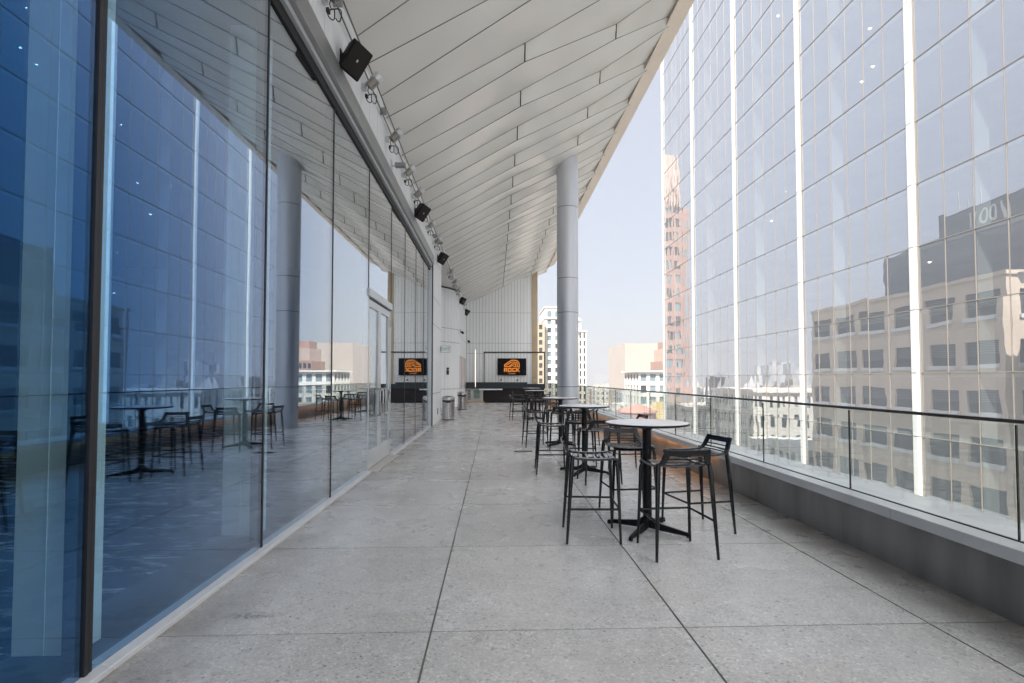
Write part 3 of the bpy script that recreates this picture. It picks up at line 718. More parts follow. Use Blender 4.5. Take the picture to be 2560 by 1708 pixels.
def speaker():
    t = thing('wall_speaker', 'first', 'speaker', (-1.93, 6.9, 5.75), group='black speakers along the white wall')
    # local: front faces +X and down/back towards -Y
    w = MB()
    fr = [(-.19, -.24), (.19, -.24), (.19, .24), (-.19, .24)]; bk = [(-.10, -.16), (.10, -.16), (.10, .19), (-.10, .19)]
    vs = [(x, 0, z) for x, z in bk] + [(x, .26, z) for x, z in fr] + [(x * .93, .30, z * .94) for x, z in fr]
    w.add(vs, [(3, 2, 1, 0), (0, 1, 5, 4), (1, 2, 6, 5), (2, 3, 7, 6), (3, 0, 4, 7), (4, 5, 9, 8), (5, 6, 10, 9), (6, 7, 11, 10), (7, 4, 8, 11), (8, 9, 10, 11)])
    c = w.build('cabinet', M['spk'], t, bevel=.018)
    w = MB(); w.add([(x * .86, .300, z * .88) for x, z in fr] + [(x * .84, .308, z * .86) for x, z in fr], [(0, 1, 5, 4), (1, 2, 6, 5), (2, 3, 7, 6), (3, 0, 4, 7), (4, 5, 6, 7)])
    g = w.build('grille', M['spk_grille'], t)
    w = MB(); w.box(-.012, .012, .308, .311, -.02, .02); l = w.build('badge', M['frame_l'], g)
    for q in (c, g):
        q.rotation_euler = (Vector((.62, -.56, -.55)).to_track_quat('Y', 'Z').to_matrix() @ Matrix.Rotation(R(-14), 3, 'Y')).to_euler(); q.location = (.09, .06, .05)
    w = MB(); w.tube([(-.0, 0, 0), (.10, -.0, .0), (.2, -.03, 0)], .03, 8); w.build('bracket', M['black'], t)
    w = MB(); w.box(-.01, .015, -.08, .08, -.1, .1); w.build('wall_plate', M['black'], t)
    return t
s0 = speaker()
for i, (yy, zz, lab) in enumerate([(6.35, 5.54, 'largest black speaker, nearest the camera on the white wall'), (12.3, 5.58, 'second black speaker from the camera, high above the glass door'),
                                   (17.2, 5.62, 'third black speaker, at the near end of the dark recess'), (27.0, 5.68, 'fourth black speaker, past the dark recess near the end wall'),
                                   (31.1, 5.60, 'farthest and smallest black speaker, right by the end wall')]):
    o = s0 if i == 0 else dup(s0)
    o.location = (-1.93 + (.07 if yy > 19 else 0), yy, zz); o.scale = (.8, .8, .8); o['label'] = lab
for i, (yy, zz, lab) in enumerate([(9.46, 5.48, 'small grey bracket lamp on the white wall before the fourth floodlight'), (16.3, 5.85, 'tiny grey bracket lamp on the white wall above the end of the glazing')]):
    t = thing('bracket_lamp', lab, 'lamp', (-1.93, yy, zz), group='small bracket lamps on the white wall')
    w = MB(); w.box(0, .012, -.06, .06, -.1, .1); w.build('plate', M['frame_l'], t)
    w = MB(); w.tube([(.01, 0, 0), (.09, 0, 0)], .014, 8); w.build('arm', M['frame_l'], t)
    w = MB(); w.box(.07, .27, -.05, .05, -.025, .05); w.build('head', M['alu'], t, bevel=.006)

# ------------------------------------------------------------------ bins
def bin_():
    t = thing('trash_bin', 'shiny steel bin with domed lid nearest on the left by the white pier', 'bin', (-1.66, 18.55, 0), group='steel bins by the white wall')
    w = MB(); w.lathe([(0, .03), (.215, .03), (.22, .035), (.22, .66), (0, .66)], seg=40); w.build('body', M['steel'], t)
    w = MB(); w.lathe([(0, 0), (.215, 0), (.222, .006), (.222, .03), (0, .031)], seg=40); w.build('base', M['bin_black'], t)
    w = MB(); w.lathe([(.2, .661), (.226, .662), (.226, .715), (.2, .716)], seg=40); w.build('band', M['bin_black'], t)
    w = MB(); w.lathe([(.222, .717), (.226, .72), (.226, .79), (.215, .83), (.17, .865), (.09, .88), (0, .884)], seg=40); l = w.build('lid', M['steel'], t)
    w = MB(); w.box(-.09, .09, -.235, -.215, .625, .70); l = w.build('flap', M['bin_black'], t, bevel=.006)
    return t
b0 = bin_(); dup(b0, (-1.55, 24.6, 0), .5, 'shiny steel bin farther back, half hidden behind the nearer bin')

# ------------------------------------------------------------------ floor grates
def grate(x, y, wx, wy, lab):
    t = thing('floor_drain', lab, 'drain', (x, y, 0), group='drains in the terrace floor')
    w = MB(); n = 11
    for k in range(n): w.box(-wx / 2 + k * wx / n, -wx / 2 + (k + .45) * wx / n, -wy / 2, wy / 2, .002, .007)
    w.build('grille', M['grate'], t)
    w = MB(); w.box(-wx / 2 - .02, wx / 2 + .02, -wy / 2 - .015, wy / 2 + .015, .0005, .002); w.build('frame', M['joint'], t)
grate(.60, 10.5, .34, .16, 'dark slotted drain nearest the camera, left of the bar tables')
grate(.62, 20.2, .36, .18, 'dark drain in front of the chair at the far tables')
grate(.45, 27.5, .40, .2, 'farthest dark drain, just before the bar')

# ------------------------------------------------------------------ furniture
def make_table(label, loc):
    t = thing('bar_table', label, 'table', loc, group='round bar tables along the railing')
    w = MB(); w.lathe([(0, 1.068), (.385, 1.068), (.403, 1.064)], seg=64); w.build('tabletop', M['tabletop'], t)
    w = MB(); w.lathe([(.4035, 1.0635), (.408, 1.058), (.404, 1.046), (.36, 1.036), (.10, 1.030), (0, 1.03)], seg=64); w.build('edge_band', M['tblack'], t)
    w = MB(); w.tube([(0, 0, .10), (0, 0, 1.03)], .043, 20); w.tube([(0, 0, .99), (0, 0, 1.03)], [.043, .10], 20); w.build('post', M['tblack'], t)
    for sx, sy in ((-1, .75), (-.8, -1), (1, -.8), (.85, 1)):
        d = Vector((sx, sy, 0)).normalized(); u = Vector((-d.y, d.x, 0))
        w = MB(); A = []
        for r_, z0, z1, hw in ((.0, .03, .15, .022), (.045, .03, .13, .027), (.10, .022, .088, .024), (.40, .012, .044, .018), (.425, .012, .036, .016)):
            c = d * r_; A.append([c + u * hw + Vector((0, 0, z0)), c - u * hw + Vector((0, 0, z0)), c - u * hw * .6 + Vector((0, 0, z1)), c + u * hw * .6 + Vector((0, 0, z1))])
        n = len(A); vs = [p for a in A for p in a]
        w.add(vs, [(i * 4 + k, i * 4 + (k + 1) % 4, i * 4 + 4 + (k + 1) % 4, i * 4 + 4 + k) for i in range(n - 1) for k in range(4)] + [(3, 2, 1, 0), tuple(range(4 * n - 4, 4 * n))])
        ft = w.build('foot', M['tblack'], t, bevel=.004)
        w = MB(); c = d * .405; w.lathe([(0, 0), (.02, 0), (.022, .012), (0, .013)], (c.x, c.y, 0), 12); w.build('glide', M['black'], ft)
    return t

PROF = [(-.285, .915), (-.262, .86), (-.24, .81), (-.215, .778), (-.17, .765), (-.08, .757), (.03, .755), (.12, .76), (.175, .766), (.205, .758), (.218, .74)]
def pr(t):                                     # point along the side profile
    n = len(PROF) - 1; i = min(int(t * n), n - 1); f = t * n - i
    return Vector((0, PROF[i][0] + (PROF[i + 1][0] - PROF[i][0]) * f, PROF[i][1] + (PROF[i + 1][1] - PROF[i][1]) * f))
def halfw(t): return .195 + .035 * min(1, t / .35)
def slat(mb, t, wid, th=.0075, inset=.03):
    a = pr(max(0, t - .01)); b = pr(min(1, t + .01)); d = (b - a).normalized(); c = pr(t); nn = Vector((0, -d.z, d.y)); hw = halfw(t) - inset; n = 8
    vs = []
    for i in range(n + 1):
        s = -1 + 2 * i / n; sag = -.014 * (1 - s * s) if t > .3 else 0
        back = -.012 * (1 - s * s) if t <= .3 else 0
        p = c + Vector((s * hw, back, sag))
        for a_, b_ in ((-1, -1), (1, -1), (1, 1), (-1, 1)): vs.append(p + d * (a_ * wid / 2) + nn * (b_ * th / 2))
    fs = [(i * 4 + k, i * 4 + (k + 1) % 4, i * 4 + 4 + (k + 1) % 4, i * 4 + 4 + k) for i in range(n) for k in range(4)] + [(0, 1, 2, 3), tuple(range(4 * n, 4 * n + 4))[::-1]]
    mb.add(vs, fs)
def side(mb, s, t0, t1, w0, w1, th=.022, n=10):
    vs = []
    for i in range(n + 1):
        t = t0 + (t1 - t0) * i / n; a = pr(max(0, t - .02)); b = pr(min(1, t + .02)); d = (b - a).normalized(); nn = Vector((0, -d.z, d.y))
        c = pr(t) + Vector((s * halfw(t), 0, 0)); wd = w0 + (w1 - w0) * i / n
        for a_, b_ in ((0, -1), (-1, -1), (-1, 1), (0, 1)): vs.append(c + Vector((s * a_ * wd, 0, 0)) + nn * (b_ * th / 2))
    mb.add(vs, [(i * 4 + k, i * 4 + (k + 1) % 4, i * 4 + 4 + (k + 1) % 4, i * 4 + 4 + k) for i in range(n) for k in range(4)] + [(0, 1, 2, 3), tuple(range(4 * n, 4 * n + 4))[::-1]])
def make_stool():
    t = thing('bar_stool', 'first', 'stool', (0, 0, 0), group='black slatted bar stools around the bar tables')
    w = MB()
    for k in range(9): slat(w, .40 + k * .066, .024)
    for s in (-1, 1): side(w, s, .34, .97, .042, .034)
    for s in (-.055, .055):
        w.tube([pr(.36) + Vector((s, 0, -.02)), pr(.5) + Vector((s, 0, -.022)), pr(.75) + Vector((s, 0, -.02)), pr(.95) + Vector((s, 0, -.012))], .006, 5)
    slat(w, .965, .03, .014, .0)
    w.build('seat', M['seat'], t, bevel=.003)
    w = MB()
    slat(w, .05, .052, .016, .0)
    for tt in (.155, .225, .295): slat(w, tt, .0125)
    for s in (-1, 1): side(w, s, 0, .36, .06, .046, .02)
    w.build('backrest', M['chair'], t, bevel=.003)
    LG = {}
    for s in (-1, 1):
        LG[s, 1] = [Vector((s * .205, .195, .755)), Vector((s * .222, .205, .69)), Vector((s * .25, .225, 0))]
        LG[s, -1] = [Vector((s * .222, -.205, .79)), Vector((s * .232, -.215, .68)), Vector((s * .265, -.262, 0))]
    for k, p in LG.items():
        w = MB(); w.tube(p, [.019, .0215, .0115] if k[1] < 0 else [.015, .018, .011], 10); w.build('leg', M['chair'], t)
    w = MB(); zz = .31
    def at(k): a, b = LG[k][1], LG[k][2]; return a + (b - a) * ((a.z - zz) / a.z)
    w.tube([at((-1, 1)), at((1, 1))], .0105, 8)
    for s in (-1, 1): w.tube([at((s, 1)), at((s, 1)) + (at((s, -1)) - at((s, 1))) * .25, at((s, -1))], .0105, 8)
    w.build('footrest', M['chair'], t)
    return t

TAB = [((1.52, 5.03), 'round bar table nearest the camera, with four black stools'), ((1.45, 8.15), 'round bar table second from the camera'), ((1.50, 11.5), 'round bar table third from the camera, just before the column'),
       ((1.52, 18.7), 'round bar table beyond the column, nearer of the two far ones'), ((1.72, 23.4), 'farthest round bar table, close to the bar counter')]
t0 = None
for (xy, lab) in TAB:
    if t0 is None: t0 = make_table(lab, (*xy, 0))
    else: dup(t0, (*xy, 0), rnd.uniform(-.15, .15), lab)
ST = [(.94, 4.87, -90 - 4, 'stool left of the nearest table, its backrest towards the glass wall'), (1.575, 4.43, 4, 'stool at the front of the nearest table, its back to the camera'),
      (2.02, 5.08, 101, 'stool right of the nearest table, its backrest by the parapet'), (1.50, 5.66, 183, 'stool behind the nearest table, facing the camera'),
      (.93, 8.18, -92, 'stool left of the second table, its seat towards the parapet'), (1.52, 7.42, 6, 'stool in front of the second table, its back to the camera'),
      (2.15, 8.2, 96, 'stool right of the second table, beside the parapet'), (1.5, 8.85, 176, 'stool behind the second table, facing the camera'),
      (.92, 11.3, -84, 'stool left of the third table'), (1.45, 10.85, -6, 'stool in front of the third table, its back to the camera'), (2.1, 11.6, 88, 'stool right of the third table, in front of the column'), (1.48, 12.2, 186, 'stool behind the third table'),
      (.86, 18.45, -80, 'stool left of the table beyond the column'), (1.55, 18.0, 10, 'stool in front of the table beyond the column'), (2.15, 18.9, 95, 'stool right of the table beyond the column'), (1.5, 19.4, 180, 'stool behind the table beyond the column'),
      (1.1, 23.2, -95, 'stool left of the farthest table'), (1.75, 22.75, -5, 'stool in front of the farthest table'), (2.35, 23.5, 85, 'stool right of the farthest table'), (1.7, 24.1, 175, 'stool behind the farthest table')]
s0 = make_stool()
for i, (x, y, a, lab) in enumerate(ST):
    o = s0 if i == 0 else dup(s0)
    o.location = (x, y, 0); o.rotation_euler = (0, 0, R(a)); o['label'] = lab

# ------------------------------------------------------------------ glass tower across the street
TX = 20.3; BAY = 9.02; TY0 = 23.7; FH = 3.03; TZ0 = 1.77
tw = thing('glass_tower', 'large glass office tower with white vertical piers filling the right side', 'tower', (TX, 24.4, 0))
def pane_box(mb, y0, y1, z0, z1):
    n = 3; vs = []; a, b, bow = rnd.uniform(-.002, .002), rnd.uniform(-.0025, .0025), rnd.uniform(.001, .004)
    for i in range(n + 1):
        for j in range(n + 1):
            s, t = i / n * 2 - 1, j / n * 2 - 1
            vs.append((TX + a * s + b * t - bow * (1 - s * s) * (1 - t * t), y0 + (y1 - y0) * i / n, z0 + (z1 - z0) * j / n))
    mb.add(vs, [(i * (n + 1) + j, i * (n + 1) + j + 1, (i + 1) * (n + 1) + j + 1, (i + 1) * (n + 1) + j) for i in range(n) for j in range(n)], True)
rest = MB(); cnt = 0
ZR = range(-6, 16)
for bi in range(-7, 4):
    yb0 = TY0 + bi * BAY + .28; yb1 = TY0 + (bi + 1) * BAY - .28; pw = (yb1 - yb0) / 6
    for k in ZR:
        z0, z1 = TZ0 + k * FH + .02, TZ0 + (k + 1) * FH - .02
        for j in range(6):
            y0, y1 = yb0 + j * pw + .02, yb0 + (j + 1) * pw - .02
            big = (bi == -1 and j >= 1 and -4 <= k <= 5) or (bi == 0 and -3 <= k <= 5)
            if big and cnt < 100:
                m = MB(); pane_box(m, y0, y1, z0, z1); o = raw('glass_pane', m, M['tglass'], tw); o.matrix_parent_inverse = p_inv(tw); cnt += 1
            else: pane_box(rest, y0, y1, z0, z1)
o = raw('glazing', rest, M['tglass'], tw); o.matrix_parent_inverse = p_inv(tw); o['kind'] = 'stuff'
for bi in range(-7, 5):
    yy = TY0 + bi * BAY; w = MB()
    for k in ZR:
        z0 = TZ0 + k * FH
        w.prism([(TX + .1, yy - .23), (TX - .10, yy - .23), (TX - .16, yy - .13), (TX - .16, yy + .13), (TX - .10, yy + .23), (TX + .1, yy + .23)], z0 + .018, z0 + FH - .018)
    part(w, 'pier', M['pier'], tw)
    w = MB(); w.box(TX - .06, TX + .1, yy - .27, yy - .235, -16, 50); w.box(TX - .06, TX + .1, yy + .235, yy + .27, -16, 50); part(w, 'pier_trim', M['tmull'], tw)
    w = MB(); w.box(TX - .08, TX + .09, yy - .2, yy + .2, -16, 50); part(w, 'pier_core', M['tdark'], tw)
for bi in range(-7, 4):
    yb0 = TY0 + bi * BAY + .28; yb1 = TY0 + (bi + 1) * BAY - .28; pw = (yb1 - yb0) / 6
    w = MB()
    for j in range(1, 6): w.box(TX - .02, TX + .06, yb0 + j * pw - .012, yb0 + j * pw + .012, -16, 50)
    part(w, 'mullion', M['tmull'], tw)
    w = MB(); d = MB()
    for k in range(-6, 17):
        z = TZ0 + k * FH; w.box(TX - .03, TX + .06, yb0, yb1, z + .004, z + .020); d.box(TX - .032, TX + .06, yb0, yb1, z - .012, z + .002)
    part(w, 'transom', M['tmull'], tw); part(d, 'transom_joint', M['tdark'], tw)
# interior of the tower
w = MB(); yA, yB = TY0 - 7 * BAY, TY0 + 4 * BAY - .2
for k in ZR: w.box(TX + .12, TX + 9, yA, yB, TZ0 + k * FH - .22, TZ0 + k * FH)
part(w, 'floor_slab', M['slab'], tw)
w = MB(); w.box(TX + 9, TX + 24, yA, yB, -45, 50); w.box(TX + .13, TX + 9, yB, yB + .2, -45, 50); w.box(TX + .13, TX + 9, yA, yB, -45, -16.5); part(w, 'core_wall', M['slab'], tw)
for bi in range(-3, 4):
    yb0 = TY0 + bi * BAY + .28; pw = (BAY - .56) / 6
    w = MB()
    for k in ZR:
        for j in ((4,) if k < -1 else (4,) if k > 6 else (0, 4)):
            w.box(TX + .14, TX + (.8 if j else .5), yb0 + j * pw + .05, yb0 + j * pw + .12, TZ0 + k * FH, TZ0 + (k + 1) * FH - .22)
    part(w, 'partition', M['part'], tw)
for bi, ks in ((-1, range(-4, 6)), (0, range(-3, 8)), (1, range(0, 10))):
    for k in ks:
        if rnd.random() < .45: continue
        for _ in range(rnd.choice((1, 1, 2))):
            yy = TY0 + bi * BAY + rnd.uniform(.6, 8.4); xx = TX + rnd.uniform(.8, 3.5); zz = TZ0 + (k + 1) * FH - .24
            w = MB(); w.lathe([(0, -.01), (.06, -.01), (.065, .02)], (xx, yy, zz), 10); part(w, 'ceiling_lamp', M['lamp_dot'], tw)

# ------------------------------------------------------------------ city beyond
GZ = -45
def facade(mb, o, u, n, wid, hgt, cols, rows, ww, wh, dep=.25, lift=0):
    o, u, n = Vector(o), Vector(u), Vector(n); z = Vector((0, 0, 1)); cw, ch = wid / cols, hgt / rows; out = []
    for i in range(cols):
        for j in range(rows):
            a = o + u * (i * cw) + z * (j * ch); xl, xr = (cw - ww) / 2, (cw + ww) / 2; zl, zr = (ch - wh) / 2 + lift, (ch + wh) / 2 + lift
            q = lambda x, y, d=0: a + u * x + z * y - n * d
            mb.quad(q(0, 0), q(cw, 0), q(cw, zl), q(0, zl)); mb.quad(q(0, zr), q(cw, zr), q(cw, ch), q(0, ch))
            mb.quad(q(0, zl), q(xl, zl), q(xl, zr), q(0, zr)); mb.quad(q(xr, zl), q(cw, zl), q(cw, zr), q(xr, zr))
            mb.quad(q(xl, zl), q(xr, zl), q(xr, zl, dep), q(xl, zl, dep)); mb.quad(q(xl, zr), q(xl, zr, dep), q(xr, zr, dep), q(xr, zr))
            mb.quad(q(xl, zl), q(xl, zl, dep), q(xl, zr, dep), q(xl, zr)); mb.quad(q(xr, zl), q(xr, zr), q(xr, zr, dep), q(xr, zl, dep))
            out.append((q(cw / 2, (zl + zr) / 2, dep - .01), j))
    return out
PM = {}
def pane_mesh(ax, ww, wh, m):
    key = (ax, round(ww, 2), round(wh, 2), m.name)
    if key not in PM:
        me = bpy.data.meshes.new('window'); h, v = ww / 2, wh / 2; f = .07
        if ax in 'SN': pt = lambda s, t: (s, 0, t)
        else: pt = lambda s, t: (0, s, t)
        vs = [pt(-h, -v), pt(h, -v), pt(h, v), pt(-h, v)]
        me.from_pydata(vs, [], [(0, 1, 2, 3)]); me.materials.append(m); PM[key] = me
    return PM[key]
def building(name, label, cat, x0, x1, y0, y1, z0, z1, wall, faces, pane='pane', group=None, cornice=None, sill=None, pmix=None, roofbits=()):
    cx, cy_ = (x0 + x1) / 2, (y0 + y1) / 2
    t = thing(name, label, cat, (cx, cy_, GZ), group=group); w = MB(); wins = []
    fd = dict(S=((x0, y0, z0), (1, 0, 0), (0, -1, 0), x1 - x0), E=((x1, y0, z0), (0, 1, 0), (1, 0, 0), y1 - y0), W=((x0, y1, z0), (0, -1, 0), (-1, 0, 0), y1 - y0), N=((x1, y1, z0), (-1, 0, 0), (0, 1, 0), x1 - x0))
    for k, (o, u, n, wd) in fd.items():
        if k in faces:
            c, r, ww, wh = faces[k]; wins += [(p, j, k, ww, wh) for p, j in facade(w, o, u, n, wd, z1 - z0, c, r, ww, wh)]
        else:
            a = Vector(o); b = a + Vector(u) * wd; h = Vector((0, 0, z1 - z0)); w.quad(a, b, b + h, a + h)
    w.quad((x0, y0, z1), (x1, y0, z1), (x1, y1, z1), (x0, y1, z1))
    if z0 > GZ:
        for a, b in (((x0, y0), (x1, y0)), ((x1, y0), (x1, y1)), ((x1, y1), (x0, y1)), ((x0, y1), (x0, y0))): w.quad((*a, GZ), (*b, GZ), (*b, z0), (*a, z0))
    o = raw('wall', w, M[wall], t); o.matrix_parent_inverse = p_inv3(t)
    wins.sort(key=lambda q: -q[1])
    for i, (p, j, k, ww, wh) in enumerate(wins[:100]):
        m = M[pane if not pmix or rnd.random() > .4 else pmix]
        q = bpy.data.objects.new('window', pane_mesh(k, ww, wh, m)); link(q); q.parent = t; q.matrix_parent_inverse = p_inv3(t); q.location = p
        if sill:
            s = MB()
            if k in 'SN': s.box(-ww / 2 - .1, ww / 2 + .1, -.35, .1, -wh / 2 - sill, -wh / 2)
            else: s.box(-.1, .5, -ww / 2 - .1, ww / 2 + .1, -wh / 2 - sill, -wh / 2 + .02)
            so = bpy.data.objects.new('sill', sill_mesh(k, ww, wh, sill, s)); link(so); so.parent = q
    if len(wins) > 100:
        m = MB()
        for p, j, k, ww, wh in wins[100:]:
            u = Vector((1, 0, 0)) if k in 'SN' else Vector((0, 1, 0)); a = u * ww / 2; b = Vector((0, 0, wh / 2))
            m.quad(p - a - b, p + a - b, p + a + b, p - a + b)
        o = raw('lower_windows', m, M[pane], t); o.matrix_parent_inverse = p_inv3(t); o['kind'] = 'stuff'
    if cornice:
        m = MB(); e, h = cornice; m.box(x0 - e, x1 + e, y0 - e, y1 + e, z1 + .003, z1 + h); o = m.build('cornice', M[wall], t); o.matrix_parent_inverse = p_inv3(t)
    for (a0, a1, b0, b1, h, mm) in roofbits:
        m = MB(); m.box(a0, a1, b0, b1, z1 + .002, z1 + h); o = m.build('roof_house', M[mm], t); o.matrix_parent_inverse = p_inv3(t)
    return t
def p_inv3(t): return Matrix.Translation(-Vector(t.location))
SM = {}
def sill_mesh(k, ww, wh, sill, s):
    key = (k, round(ww, 2), round(wh, 2), sill)
    if key not in SM:
        me = bpy.data.meshes.new('sill'); me.from_pydata(s.v, [], s.f); me.materials.append(M['wsill']); SM[key] = me
    return SM[key]

# tan office block whose side shows in the tower's glass
lb = building('stone_office_block', 'tan stone office block with louvred windows mirrored in the tower glass', 'office block', -12, 1.5, 37.2, 61, -14, 9.4, 'tanb',
              {'E': (6, 6, 2.9, 1.9), 'S': (3, 6, 2.9, 1.9)}, pane='pane', sill=.32, cornice=(.15, .35))
for q in [c for c in lb.children if c.name.startswith('window')]:
    if q.location.z > -3 and q.location.x > 0:
        l = MB()
        for k in range(8): l.box(0.02, .14, -1.4, 1.4, .92 - k * .15, .98 - k * .15)
        key = ('louvre',)
        if key not in SM:
            me = bpy.data.meshes.new('louvre'); me.from_pydata(l.v, [], l.f); me.materials.append(M['louvre']); SM[key] = me
        lo = bpy.data.objects.new('louvre', SM[key]); link(lo); lo.parent = q
# dark block with the number sign behind it
db = thing('dark_tower', 'dark office tower with the number 1001 on its crown, mirrored in the tower glass', 'tower', (-25, 54, GZ))
def wpart(mb, name, m, t): o = mb.build(name, M[m], t); o.matrix_parent_inverse = p_inv3(t); return o
w = MB(); w.box(-38, -14.4, 45, 60.4, GZ, 21.4); wpart(w, 'wall', 'darkb', db)
w = MB(); w.box(-38, -14.5, 60.41, 69.6, GZ, 18.7); wpart(w, 'wing', 'darkb', db)
w = MB(); w.box(-14.39, -14.2, 45, 59.8, 18.2, 21.2); wpart(w, 'crown_band', 'louvre', db)
q = text_mesh('number_sign', '1001', 2.7, M['letters'], db, (-14.15, 53.9, 19.6), (R(90), 0, R(90)), .05)
q.matrix_parent_inverse = p_inv3(db); q.scale = (.9, 1, 1)
for yy, h in ((59.5, 3), (58, 1.6), (57, 2.4)):
    w = MB(); w.tube([(-16, yy, 21.4), (-16, yy, 21.4 + h)], .06, 5); wpart(w, 'antenna', 'greyb', db)

# red brick skyscraper mirrored in the far bay
rb = building('brick_skyscraper', 'tall red brick skyscraper with a pale stepped crown mirrored in the far tower bay', 'skyscraper', -23.3, -8, 170, 190, -20, 62, 'redb', {'S': (5, 17, 1.7, 3.0), 'E': (3, 10, 1.6, 2.6)}, pane='pane_b', pmix='pane')
w = MB()
for a, b, z0, z1 in ((-23.4, -7.9, 62, 67), (-22.6, -9, 67, 73), (-21.5, -10, 73, 78)): w.box(a, b, 169.9, 189, z0, z1)
for k in range(9): w.box(-23.2 + k * 1.6, -22.5 + k * 1.6, 169.5, 170.2, 60, 67 + 4 * (k % 2))
wpart(w, 'crown', 'pinkst', rb)
w = MB(); w.box(-26.2, -23.31, 170.6, 188, GZ, 58); w.box(-26.3, -23.31, 170.5, 188, 58, 60); wpart(w, 'wing', 'redb', rb)
for k in range(14):
    q = bpy.data.objects.new('window', pane_mesh('S', 1.1, 2.6, M['pane_b'])); link(q); q.parent = rb; q.matrix_parent_inverse = p_inv3(rb); q.location = (-24.7, 170.57, 54 - k * 4.9)

# white masonry tower behind the column, its shaded part, neighbours
wt = building('masonry_tower', 'bright white masonry tower with small windows rising behind the round column', 'tower', 20.2, 29.5, 200, 222, -22, 25.4, 'whiteb', {'S': (3, 15, 1.5, 1.9)}, pane='pane', pmix='pane_b')
w = MB(); w.box(20.0, 29.7, 199.8, 222, 25.41, 29.6); w.box(19.7, 30, 199.5, 222, 29.6, 30.1); w.box(20.0, 29.8, 199.6, 222, 25.2, 25.5); wpart(w, 'crown', 'whiteb', wt)
for k in range(3):
    xx = 21.8 + k * 3.1; m = MB()
    poly = [(xx + .9 * math.cos(R(a)), 27.6 + .9 * math.sin(R(a))) for a in range(0, 181, 20)] + [(xx - .9, 25.9), (xx + .9, 25.9)]
    m.add([(p, 199.78, q) for p, q in poly], [tuple(range(len(poly)))]); o = raw('arched_window', m, M['pane_b'], wt); o.matrix_parent_inverse = p_inv3(wt)
sb = building('tower_shaded_part', 'shadowed left part of the white tower with small windows, shade in its tan colour', 'building', 10, 19.8, 198, 215, -22, 23.2, 'tanshade', {'S': (3, 15, 1.3, 1.8)}, pane='pane', group=None)  # shadowed part of the white tower; the shade is in the wall colour
wb = building('grey_masonry_wing', 'pale grey masonry building with an ornate roof pavilion just right of the column', 'building', 31, 37.6, 206, 226, -26, 20.6, 'beigeb', {'S': (4, 15, .7, 2.2)}, pane='pane', cornice=(.3, .5))
w = MB(); w.box(31.5, 35.6, 207, 224, 21.1, 25); w.box(31.2, 35.9, 206.7, 224, 25, 25.6)
w.add([(31.4, 207, 25.6), (35.7, 207, 25.6), (35.7, 222, 25.6), (31.4, 222, 25.6), (32.8, 210, 28), (34.2, 210, 28), (34.2, 219, 28), (32.8, 219, 28)], [(0, 1, 5, 4), (1, 2, 6, 5), (2, 3, 7, 6), (3, 0, 4, 7), (4, 5, 6, 7)])
wpart(w, 'roof_pavilion', 'greyb', wb)
building('blank_slab_tower', 'tall blank pale brown slab in the haze between the column and the glass tower', 'tower', 68, 110, 262, 300, -30, 19.8, 'tanslab', {}, roofbits=())
w = MB()
cb = building('cornice_block', 'white six storey block with a dark cornice beside the glass tower edge', 'building', 46.5, 68, 162, 180, -22, 3.6, 'whiteb', {'S': (7, 7, 1.9, 2.4), 'W': (5, 7, 1.9, 2.4)}, pane='pane_b', pmix='pane', cornice=(.9, .5))
building('stepped_brick_block', 'small stepped brick building peeping out left of the glass tower', 'building', 66.8, 78, 200, 215, -20, 8.5, 'redb', {'S': (6, 7, 1.2, 2)}, pane='pane', roofbits=((68, 76, 201, 214, 5, 'pinkst'), (69, 74, 203, 212, 8, 'redb')))
tk = thing('round_tank', 'pink round roof tank with a conical lid below the cornice block', 'tank', (33, 120, -13))
w = MB(); w.lathe([(0, -16), (4.6, -16), (4.6, -6.6)], (34.4, 122, 0), 32); wpart(w, 'drum', 'tank', tk)
w = MB(); w.lathe([(4.9, -6.6), (4.8, -6.3), (.6, -4.6), (0, -4.6)], (34.4, 122, 0), 32, False); wpart(w, 'lid', 'tank', tk)
w = MB(); w.box(28, 44, 116, 130, GZ, -16); wpart(w, 'base_block', 'greyb', tk)
yb_ = thing('yellow_billboard', 'yellow billboard on a roof right of the pink tank', 'billboard', (42, 124, -5))
w = MB(); w.box(38.8, 44.6, 124, 124.4, -8.6, -4.2); wpart(w, 'panel', 'yellow', yb_)
w = MB(); w.box(41.8, 43.6, 123.95, 124, -7.6, -5.2); wpart(w, 'poster', 'wsill', yb_)
w = MB()
for k in range(3): w.box(39.5 + k * 2, 39.7 + k * 2, 124.1, 124.3, -16, -8.6)
wpart(w, 'leg', 'black', yb_)
w = MB(); w.box(44.2, 70, 121, 140, GZ, -12); tag(w.build('low_roof_block', M['greyb']), 'flat grey roofed block under the yellow billboard', 'building')

# blocks mirrored in the lower tower glass
building('balustrade_block', 'brownish block with a pale columned top floor mirrored low in the tower glass', 'building', -36, -19.4, 150, 175, -24, -7.5, 'beigeb', {'S': (8, 5, 1.2, 2.2), 'E': (8, 5, 1.4, 2.2)}, cornice=(.4, .6), pmix='pane_b')
building('dark_glass_block', 'narrow dark grey block mirrored beside the third white pier', 'building', -26.6, -22.6, 138, 148, -24, 2.0, 'darkb', {'S': (2, 7, 1.2, 2.6)}, pane='pane_b')
building('pale_stack_block', 'narrow white block with wide windows mirrored left of the dark grey block', 'building', -22.4, -17.5, 132, 137, -24, -8.0, 'whiteb', {'S': (1, 4, 3.2, 2.6), 'E': (1, 4, 3.2, 2.6)}, pane='pane_b')
ch = building('gabled_block', 'grey roofed gabled church-like building mirrored in the tower glass', 'church', -24, -16.5, 118, 131, -24, -3, 'pinkst', {'S': (3, 5, 1.1, 2.6), 'E': (4, 5, 1.1, 2.6)})
